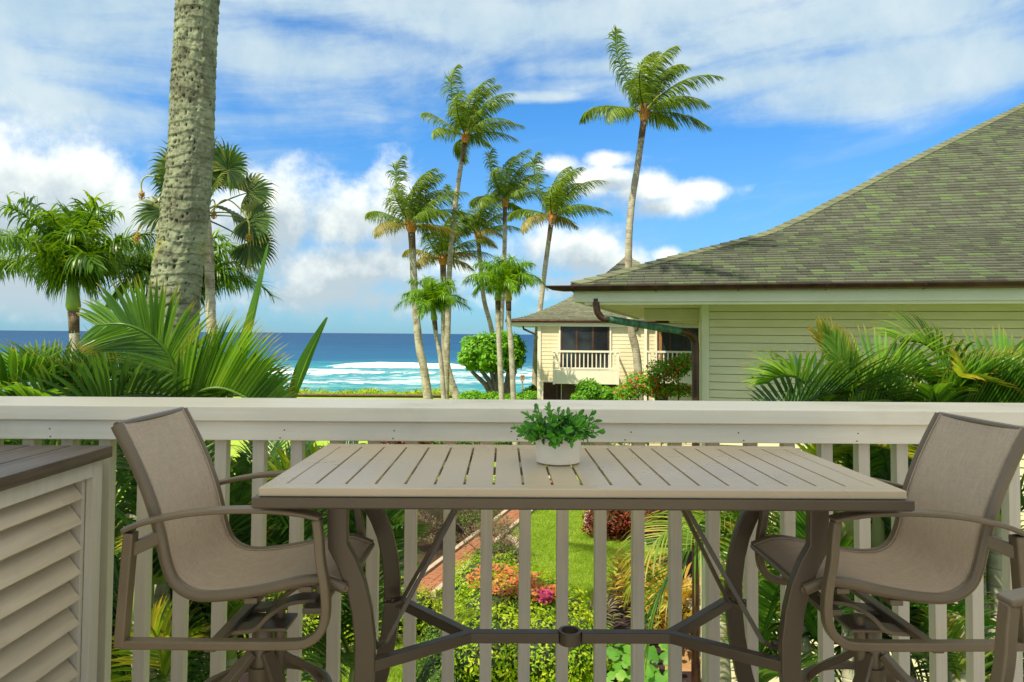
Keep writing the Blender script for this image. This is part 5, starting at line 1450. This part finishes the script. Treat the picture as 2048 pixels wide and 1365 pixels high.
# soil beds
poly('planting_bed', [(560, 1400), (560, 1010), (700, 960), (940, 960), (1062, 985), (1048, 1000), (915, 1105), (900, 1180), (860, 1400)], .004, M['dirt'])
poly('planting_bed', [(-600, 1500), (-600, 1010), (200, 1010), (555, 1080), (550, 1340), (540, 1500)], .007, M['mulch'])
poly('planting_bed', [(1425, 1500), (1425, 1120), (1500, 1050), (2600, 1050), (2600, 1500)], .007, M['mulch'])
poly('planting_bed', [(915, 1420), (915, 1190), (930, 1140), (1010, 1075), (1030, 1085), (1042, 1110), (1040, 1150), (1120, 1210), (1200, 1270), (1215, 1420)], .005, M['dirt'])
poly('planting_bed', [(1180, 1420), (1195, 1250), (1240, 1130), (1290, 1110), (1420, 1100), (1420, 1420)], .0045, M['mulch'])
bed = [(1172, 1052), (1190, 1068), (1230, 1078), (1290, 1074), (1330, 1040), (1330, 990), (1250, 975), (1195, 990), (1180, 1020)]
poly('planting_bed', bed, .006, M['mulch'])
q = MB(); P_ = [PZ(x, y, ZG) for x, y in bed]; q.sweep([Vector((p.x, p.y, ZG+.05)) for p in smooth_path([tuple(v_) for v_ in P_], 4, True) for p in [Vector(p)]], rect(.12, .10), side=(0, 0, 1), closed=True); tag(q.build('bed_kerb', M['kerb']), kind='structure')
eb = [(1018, 1078), (1034, 1090), (1040, 1112), (1040, 1150)]
q = MB(); q.sweep([Vector((p[0], p[1], ZG+.04)) for p in smooth_path([tuple(PZ(x, y, ZG)) for x, y in eb], 5)], rect(.10, .12), side=(0, 0, 1)); tag(q.build('bed_kerb', M['kerb']), kind='structure')
lb = [(560, 1350), (620, 1330), (690, 1305), (760, 1285), (830, 1275)]
q = MB(); q.sweep([Vector((p[0], p[1], ZG+.04)) for p in smooth_path([tuple(PZ(x, y, ZG)) for x, y in lb], 5)], rect(.10, .12), side=(0, 0, 1)); tag(q.build('bed_kerb', M['kerb']), kind='structure')
poly('lawn_patch', [(560, 1352), (620, 1333), (690, 1308), (760, 1288), (840, 1278), (900, 1500), (560, 1500)], .012, M['lawn'])
# grass blades
def inpoly(P, poly_):
    x, y = P[:, 0], P[:, 1]; c_ = np.zeros(len(P), bool); n = len(poly_); j = n-1
    for i in range(n):
        xi, yi, xj, yj = poly_[i][0], poly_[i][1], poly_[j][0], poly_[j][1]
        c_ ^= ((yi > y) != (yj > y)) & (x < (xj-xi)*(y-yi)/(yj-yi+1e-9)+xi); j = i
    return c_
lawn_px = [(1010, 1075), (1085, 1010), (1130, 962), (1240, 962), (1180, 1010), (1170, 1052), (1190, 1070), (1290, 1080), (1290, 1115), (1230, 1135), (1195, 1262), (1120, 1215), (1040, 1150), (1042, 1105), (1030, 1085)]
lp = [PZ(x, y, ZG) for x, y in lawn_px]
r = np.random.default_rng(5)
def blades(name, poly_, n, z, h=.045):
    mn = np.min([(p[0], p[1]) for p in poly_], 0); mx = np.max([(p[0], p[1]) for p in poly_], 0)
    Q = r.uniform(mn, mx, (n, 2)); Q = Q[inpoly(Q, poly_)]
    a = r.uniform(0, 6.28, len(Q)); hh = h*r.uniform(.5, 1.2, len(Q)); wd = .006
    b0 = np.stack([Q[:, 0]-wd*np.cos(a), Q[:, 1]-wd*np.sin(a), np.full(len(Q), z)], 1); b1 = np.stack([Q[:, 0]+wd*np.cos(a), Q[:, 1]+wd*np.sin(a), np.full(len(Q), z)], 1)
    tp = np.stack([Q[:, 0]+r.normal(0, h*.5, len(Q)), Q[:, 1]+r.normal(0, h*.5, len(Q)), z+hh], 1)
    V = np.stack([b0, b1, tp], 1).reshape(-1, 3); Fq = np.arange(len(V)).reshape(-1, 3)
    return tag(link(name, npmesh(name, V, Fq, M['grass'])), 'short sunlit grass blades covering the lawn', 'grass', kind='stuff')
M['grass'] = leafmat('grass_blade', [(.18, .30, .024), (.23, .37, .033), (.28, .42, .05), (.34, .44, .08)], .5, .3)
blades('lawn_grass', lp, 260000, ZG)
blades('lawn_grass', [PZ(x, y, ZG) for x, y in [(560, 1352), (620, 1333), (690, 1308), (760, 1288), (840, 1278), (880, 1420), (560, 1420)]], 60000, ZG+.012)

def G_(x, y, z=ZG): return PZ(x, y, z)
# big lime hedge mound in the middle, orange and magenta blossoms at its far end
def hedge_cs(spec): return [(p[0], p[1], z, a, b_, c_) for (px, py, z, a, b_, c_) in spec for p in [PZ(px, py, z)]]
cs = hedge_cs([(985, 1290, -2.45, .65, .75, .42), (1090, 1300, -2.45, .65, .75, .42), (1150, 1290, -2.5, .45, .7, .40), (1010, 1210, -2.45, .8, .9, .38), (1090, 1225, -2.5, .75, .8, .36), (975, 1165, -2.5, .75, .9, .32), (1050, 1185, -2.55, .7, .8, .32)])
hg = bush('clipped_hedge', 'wide lime green hedge with orange and magenta blossoms at its far end', 'hedge', cs, 26000, .062, M['hedge_lime'], 41, flowers=None)
def top_of(px_poly, z, thick=.10):
    pl_ = [PZ(x, y, z) for x, y in px_poly]
    def f(n, r):
        mn = np.min([(p[0], p[1]) for p in pl_], 0); mx = np.max([(p[0], p[1]) for p in pl_], 0)
        Q = r.uniform(mn, mx, (n*5, 2)); Q = Q[inpoly(Q, pl_)]
        cl = np.sin(Q[:, 0]*7)*np.sin(Q[:, 1]*5+1)+r.normal(0, .6, len(Q)); Q = Q[cl > -.1][:n]
        P = np.column_stack([Q, z+r.uniform(-thick*.3, thick, len(Q))])
        Nn = np.tile([0, -.4, 1.0], (len(Q), 1)); 
        while len(P) < n: P = np.concatenate([P, P])[:n]; Nn = np.concatenate([Nn, Nn])[:n]
        return P, Nn
    return f
random.seed(1)
leaf_cloud('orange_blossom', 1500, top_of([(930, 1165), (960, 1140), (1040, 1138), (1090, 1165), (1125, 1200), (1060, 1200), (1000, 1195)], -2.16), .050, M['orange'], hg, .9, seed=3)
leaf_cloud('magenta_blossom', 160, top_of([(1078, 1190), (1100, 1188), (1102, 1206), (1082, 1208)], -2.12), .045, M['magenta'], hg, .9, seed=4)
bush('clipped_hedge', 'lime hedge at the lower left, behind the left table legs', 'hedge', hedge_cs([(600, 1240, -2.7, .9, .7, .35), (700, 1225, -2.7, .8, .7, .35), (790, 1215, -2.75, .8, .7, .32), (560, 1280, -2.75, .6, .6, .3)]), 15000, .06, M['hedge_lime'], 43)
bush('low_shrub', 'small green shrub at the foot of the hedge, below the stretcher', 'shrub', hedge_cs([(900, 1300, -2.8, .45, .45, .3), (880, 1360, -2.75, .4, .4, .3)]), 5000, .05, M['bush_mid'], 44)
# broad-leaved plant
random.seed(12)
bl = thing('broadleaf_plant', tuple(G_(1270, 1400)), 'large-leaved green plant low between the middle and right balusters', 'plant')
M['broad'] = leafmat('broad_leaf', [(.03, .12, .02), (.06, .20, .03), (.12, .30, .04), (.30, .42, .06)], .35, .35)
for k in range(130):
    p = PZ(random.uniform(1205, 1345), random.uniform(1270, 1420), random.uniform(-2.9, -2.3)); d_ = random.uniform(0, 6.28); R__ = random.uniform(.035, .085)
    tilt = Vector((random.uniform(-.5, .3), -.7, 1)).normalized(); a = tilt.cross(Vector((math.cos(d_), math.sin(d_), 0))).normalized(); b_ = tilt.cross(a)
    n = 12; vs = [tuple(p)]
    for i in range(n):
        w = 2*math.pi*i/n; rr = R__*(1+.12*math.cos(5*w))*(1 if i else .5); vs.append(tuple(p+a*math.cos(w)*rr+b_*math.sin(w)*rr-tilt*.18*rr*abs(math.sin(w))))
    q = MB(); q.add(vs, [(0, i+1, (i+1) % n+1) for i in range(n)]); lf = q.build('leaf', M['broad'], bl, smooth=True)
q = MB()
for k in range(14):
    p = PZ(random.uniform(1220, 1330), random.uniform(1290, 1400), -2.6); q.tube([Vector((p.x*.98, p.y+.2, ZG)), p], .008, 4)
q.build('stem', M['petiole'], bl)
# yellow crotons: strap leaves
def strap_bush(name, label, px, py, hgt, n, mat, seed, wd=.035, ll=.4, spread=.5, cat='shrub'):
    random.seed(seed); b0 = G_(px, py); t = thing(name, tuple(b0), label, cat)
    fr = Fr()
    for k in range(n):
        h_ = random.uniform(.25, 1)*hgt; a = random.uniform(0, 6.28); rr = random.uniform(0, spread)
        p = np.array([b0.x+rr*math.cos(a), b0.y+rr*math.sin(a), ZG+h_]); el = R_(random.uniform(10, 80)); d = np.array([math.cos(el)*math.cos(a), math.cos(el)*math.sin(a), math.sin(el)])
        l_ = ll*random.uniform(.6, 1.1); P, Dv = rachis(p, d, l_, 1.3, (0, 0, 0), 4)
        wv = [nrm(np.cross(x, ZUP+np.array([.01, 0, 0]))) for x in Dv]; fr.strip(P, [wv[i]*wd*s_*.5 for i, s_ in enumerate((.5, .9, 1, .7, .05))], [0, .2, .5, .7, 1])
    me = npmesh('foliage', np.array(fr.V), np.array(fr.F), mat, True, fr.T); link('foliage', me, t)
    q = MB()
    for k in range(6): a = random.uniform(0, 6.28); q.tube([Vector((b0.x, b0.y, ZG)), Vector((b0.x+spread*.6*math.cos(a), b0.y+spread*.6*math.sin(a), ZG+hgt*.8))], .014, 5)
    q.build('stem', M['bark'], t); return t
strap_bush('croton_shrub', 'golden croton shrub at the right edge of the lawn', 1280, 1240, .95, 520, M['croton'], 51, ll=.32, wd=.05, spread=.42)
strap_bush('croton_shrub', 'small cream and green croton at the lawn edge beside the golden one', 1190, 1275, .4, 140, M['dryleaf'], 52, ll=.24, spread=.28)
strap_bush('croton_shrub', 'golden croton under the hanging palm frond, close to the copper downspout', 1350, 1300, .95, 420, M['croton'], 53, ll=.3, wd=.045, spread=.5)
bush('red_shrub', 'dark red-leaved shrub in the kerbed bed at the far right of the lawn', 'shrub', hedge_cs([(1215, 1040, -2.7, .55, .5, .4), (1265, 1035, -2.65, .6, .5, .45), (1300, 1050, -2.7, .5, .5, .4)]), 6500, .10, M['redbush'], 54, aspect=.35)
leaf_cloud_o = None
pc_ = thing('purple_groundcover', tuple(G_(1235, 1068)), 'purple groundcover along the kerb of the round bed', 'ground cover'); 
leaf_cloud('foliage', 5000, top_of([(1176, 1052), (1196, 1068), (1240, 1075), (1290, 1070), (1300, 1050), (1190, 1040)], ZG+.08, .12), .07, M['purple'], pc_, .5, seed=9); pc_['kind'] = 'stuff'
# sparse twiggy shrubs beside the path
def twig_shrub(label, px, py, R__, H_, n, seed, leafn=600, mat='dryleaf'):
    random.seed(seed); b0 = G_(px, py); t = thing('twiggy_shrub', tuple(b0), label, 'shrub', 'sparse shrubs beside the brick path'); q = MB(); tips = []
    def grow(p, d, l_, r_, dep):
        e = p+d*l_; q.tube([p, e], [r_, r_*.7], 4, caps=False); tips.append((e+p)/2); tips.append(e)
        if dep:
            for k in range(3):
                nd = (d+Vector((random.gauss(0, .5), random.gauss(0, .5), random.gauss(.1, .35)))).normalized(); grow(e, nd, l_*random.uniform(.6, .85), r_*.65, dep-1)
    for k in range(n):
        a = random.uniform(0, 6.28); el = random.uniform(.5, 1.4)
        grow(Vector((b0.x+.1*math.cos(a), b0.y+.1*math.sin(a), ZG)), Vector((math.cos(el)*math.cos(a)*R__, math.cos(el)*math.sin(a)*R__, math.sin(el)*H_)).normalized(), .42*H_, .010, 3)
    q.build('twigs', M['twig'], t)
    tp = np.array([tuple(x) for x in tips])
    def f(n_, r_): k = r_.integers(0, len(tp), n_); P = tp[k]+r_.normal(0, .03, (n_, 3)); return P, r_.normal(0, 1, (n_, 3))
    leaf_cloud('foliage', leafn, f, .05, M[mat], t, .5, seed=seed)
for i, (px, py, rr, hh, n, ln, mt, lab) in enumerate([
    (985, 1120, .9, .75, 16, 900, 'dryleaf', 'bare twiggy shrub at the near end of the path, right of the bricks'),
    (1000, 1140, .8, .45, 9, 1500, 'bush_mid', 'leafier green shrub just behind the orange blossoms'),
    (935, 1062, 1.2, .75, 14, 2600, 'bush_mid', 'grey-green shrub in the soil left of the path'),
    (870, 1050, 1.3, .85, 16, 1400, 'dryleaf', 'pinkish grey dry shrub behind the left table brace'),
    (905, 1010, 1.3, .8, 14, 1500, 'dryleaf', 'dry shrub further up the soil bed, under the table edge'),
    (985, 1000, 1.0, .7, 12, 1800, 'bush_mid', 'green shrub beside the far stretch of the path'),
    (820, 1090, 1.2, .9, 14, 1600, 'dryleaf', 'dry shrub nearest the left feathery palm')]):
    twig_shrub(lab, px, py, rr, hh, n, 60+i, ln, mt)
# distant planting visible in the slot between the rail and the table
def slot_bush(label, px, y0, y1, D, w, mat, n, seed, flowers=None):
    zc = (PX(px, y0, D).z+PX(px, y1, D).z)/2; hz2 = (PX(px, y0, D).z-PX(px, y1, D).z)/2; c_ = PX(px, 880, D)
    return bush('far_shrub', label, 'shrub', [(c_.x-w*.35, c_.y, zc, w*.4, .6, hz2), (c_.x+w*.3, c_.y, zc, w*.42, .6, hz2*.9)], n, .11, M[mat], seed, 'distant shrubs across the garden', flowers, stems=False)
slot_bush('red-leaved shrub at the far left across the garden', 806, 868, 905, 22, 1.1, 'redbush', 1500, 80)
slot_bush('sparse shrub across the garden, just right of the red-leaved one', 880, 866, 905, 24, 1.6, 'bush_mid', 2200, 81)
slot_bush('sparse shrub across the garden, behind the middle slats', 960, 868, 900, 25, 1.5, 'dryleaf', 2200, 82)
slot_bush('sparse shrub across the garden, left of the potted plant', 1040, 866, 900, 24, 1.3, 'bush_mid', 2200, 83)
slot_bush('bright clipped shrub row right of the potted plant', 1200, 866, 884, 26, 2.2, 'bush_bright', 3500, 84)
slot_bush('bright clipped shrub row further right under the far house', 1310, 866, 886, 25, 1.8, 'bush_bright', 3000, 85)
pw_ = poly('far_path', [(830, 884), (1060, 884), (1060, 878), (830, 878)], .01, M['kerb'])

# ------------------------------------------------------------------ greenery over the rail, before the far house
def cpx(px, py, D, a, b_, c_): p = PX(px, py, D); return (p.x, p.y, p.z, a*D/F, b_, c_*D/F)
D = 29
hel = thing('round_tree', (PX(985, 800, D).x, D, gz(D)), 'dense bright green domed tree with several bare brown trunks by the shore', 'tree')
cs = [cpx(960, 700, D, 38, .9, 30), cpx(1000, 690, D, 42, 1.0, 28), cpx(1025, 710, D, 24, .8, 28), cpx(945, 715, D, 26, .8, 24), cpx(985, 715, D, 45, 1.0, 30), cpx(1035, 700, D, 12, .5, 14)]
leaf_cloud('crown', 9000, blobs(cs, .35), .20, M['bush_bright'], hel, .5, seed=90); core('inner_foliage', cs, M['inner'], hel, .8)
q = MB(); random.seed(6)
for (x0, x1, y1) in ((990, 945, 745), (994, 958, 735), (998, 978, 730), (1000, 992, 725), (1003, 1005, 728), (1006, 1018, 735), (1009, 1030, 745), (996, 1000, 720)):
    b0 = PX(x0, 805, D); t1 = PX(x1, y1, D); q.tube([Vector((b0.x, b0.y, gz(D))), b0, b0.lerp(t1, .5)+Vector((random.uniform(-.1, .1), 0, .12)), t1, t1+Vector((0, 0, .5))], [.16, .13, .11, .08, .05], 7)
q.build('trunk', M['bark'], hel, smooth=True)
bush('low_hedge', 'low bright hedge at the foot of the round tree', 'hedge', [cpx(945, 795, 28, 26, .7, 12), cpx(985, 797, 28, 30, .7, 12), cpx(1030, 798, 28, 26, .7, 10), cpx(1060, 795, 28, 20, .6, 12)], 6500, .13, M['bush_bright'], 91)
bush('green_bush', 'leafy green bush against the ground floor of the far house', 'bush', [cpx(1178, 780, 24, 24, .6, 20), cpx(1205, 788, 24, 26, .6, 14), cpx(1165, 798, 24, 20, .6, 18), cpx(1228, 795, 24, 14, .5, 18)], 6000, .13, M['bush_bright'], 92)
bcs = [cpx(1335, 740, 16, 42, .6, 24), cpx(1290, 765, 16, 40, .6, 22), cpx(1370, 725, 16, 22, .6, 18), cpx(1255, 785, 16, 26, .5, 16), cpx(1330, 780, 16, 60, .6, 14)]
bush('bougainvillea', 'loose red-flowered bush arching before the far house', 'bush', bcs, 6500, .085, M['bush_bright'], 93, inner=False, shell=.95, flowers=[('red_blossom', 1000, .065, M['red'], blobs(bcs, .5))])
sh = [cpx(1055, 790, 30, 10, .4, 12), cpx(1066, 785, 30, 8, .4, 16)]
bush('corner_shrub', 'small dark shrub at the foot of the leaning palm', 'shrub', sh, 1500, .12, M['bush_mid'], 94)
# yellow-green plants on the shore just past the wall
def row_shape(n, r):
    x = r.uniform(500, 905, n); k = .5+.5*np.sin(x*.045)+.35*np.sin(x*.13); P = np.array([tuple(PX(float(a), 790, 41.0)) for a in x])
    P[:, 1] += r.uniform(-1, 1, n); P[:, 2] += r.uniform(-.35, .28, n)*np.clip(k, .15, 1); return P, np.tile([0, -.3, 1.0], (n, 1))
sp = leaf_cloud('shore_grass', 9000, row_shape, .22, M['hedge_lime'], None, .35, seed=95, jitter=.9); tag(sp, 'yellow-green shore grass along the low rock wall', 'grass', kind='stuff')
# small warning sign on a post
sg = thing('warning_sign', (PX(1045, 760, 34).x, 34, gz(34)), 'small faded pink sign on a thin post by the water', 'sign')
p0, p1 = PX(1045, 795, 34), PX(1045, 752, 34)
q = MB(); q.tube([Vector((p0.x, p0.y, gz(34))), p1], .035, 8); q.build('post', paint('sign_post', (.30, .22, .18), (.36, .27, .22), .7), sg)
c_ = PX(1045, 757, 33.95); q = MB(); q.box(tuple(c_), (.20, .02, .30)); q.build('sign_panel', paint('sign_face', (.62, .36, .32), (.7, .48, .44), .6, 8), sg)
for k in range(3):
    q = MB(); q.box((c_.x, c_.y-.013, c_.z+.08-.07*k), (.13, .004, .022)); q.build('text_line', paint('sign_text', (.45, .10, .08), (.5, .12, .1), .6), sg)
# covered hot tub beside the downspout
ht = PX(1478, 1200, 10.4); tub = thing('hot_tub', (ht.x, ht.y, ZG), 'round hot tub with pale grey cover and brown skirt beside the downspout', 'hot tub')
n = 28
def disc(q, r0, z0, z1):
    vs = [(ht.x+r0*math.cos(2*math.pi*k/n), ht.y+r0*math.sin(2*math.pi*k/n), z) for z in (z0, z1) for k in range(n)]
    q.add(vs, [(k, (k+1) % n, n+(k+1) % n, n+k) for k in range(n)]+[tuple(range(n, 2*n))])
q = MB(); disc(q, .86, ZG, ZG+.62); q.build('skirt', M['darkwood'], tub, smooth='auto')
q = MB(); disc(q, .90, ZG+.625, ZG+.70); q.build('cover', paint('spa_cover', (.36, .36, .34), (.44, .44, .42), .6, 4, bumpy=.2), tub, smooth='auto')
poly('paved_patch', [(1330, 1345), (1330, 1262), (1420, 1240), (1420, 1345)], .012, paint('tan_paving', (.30, .17, .08), (.38, .23, .12), .8, 5, bumpy=.4, bscale=30, bdist=.01))
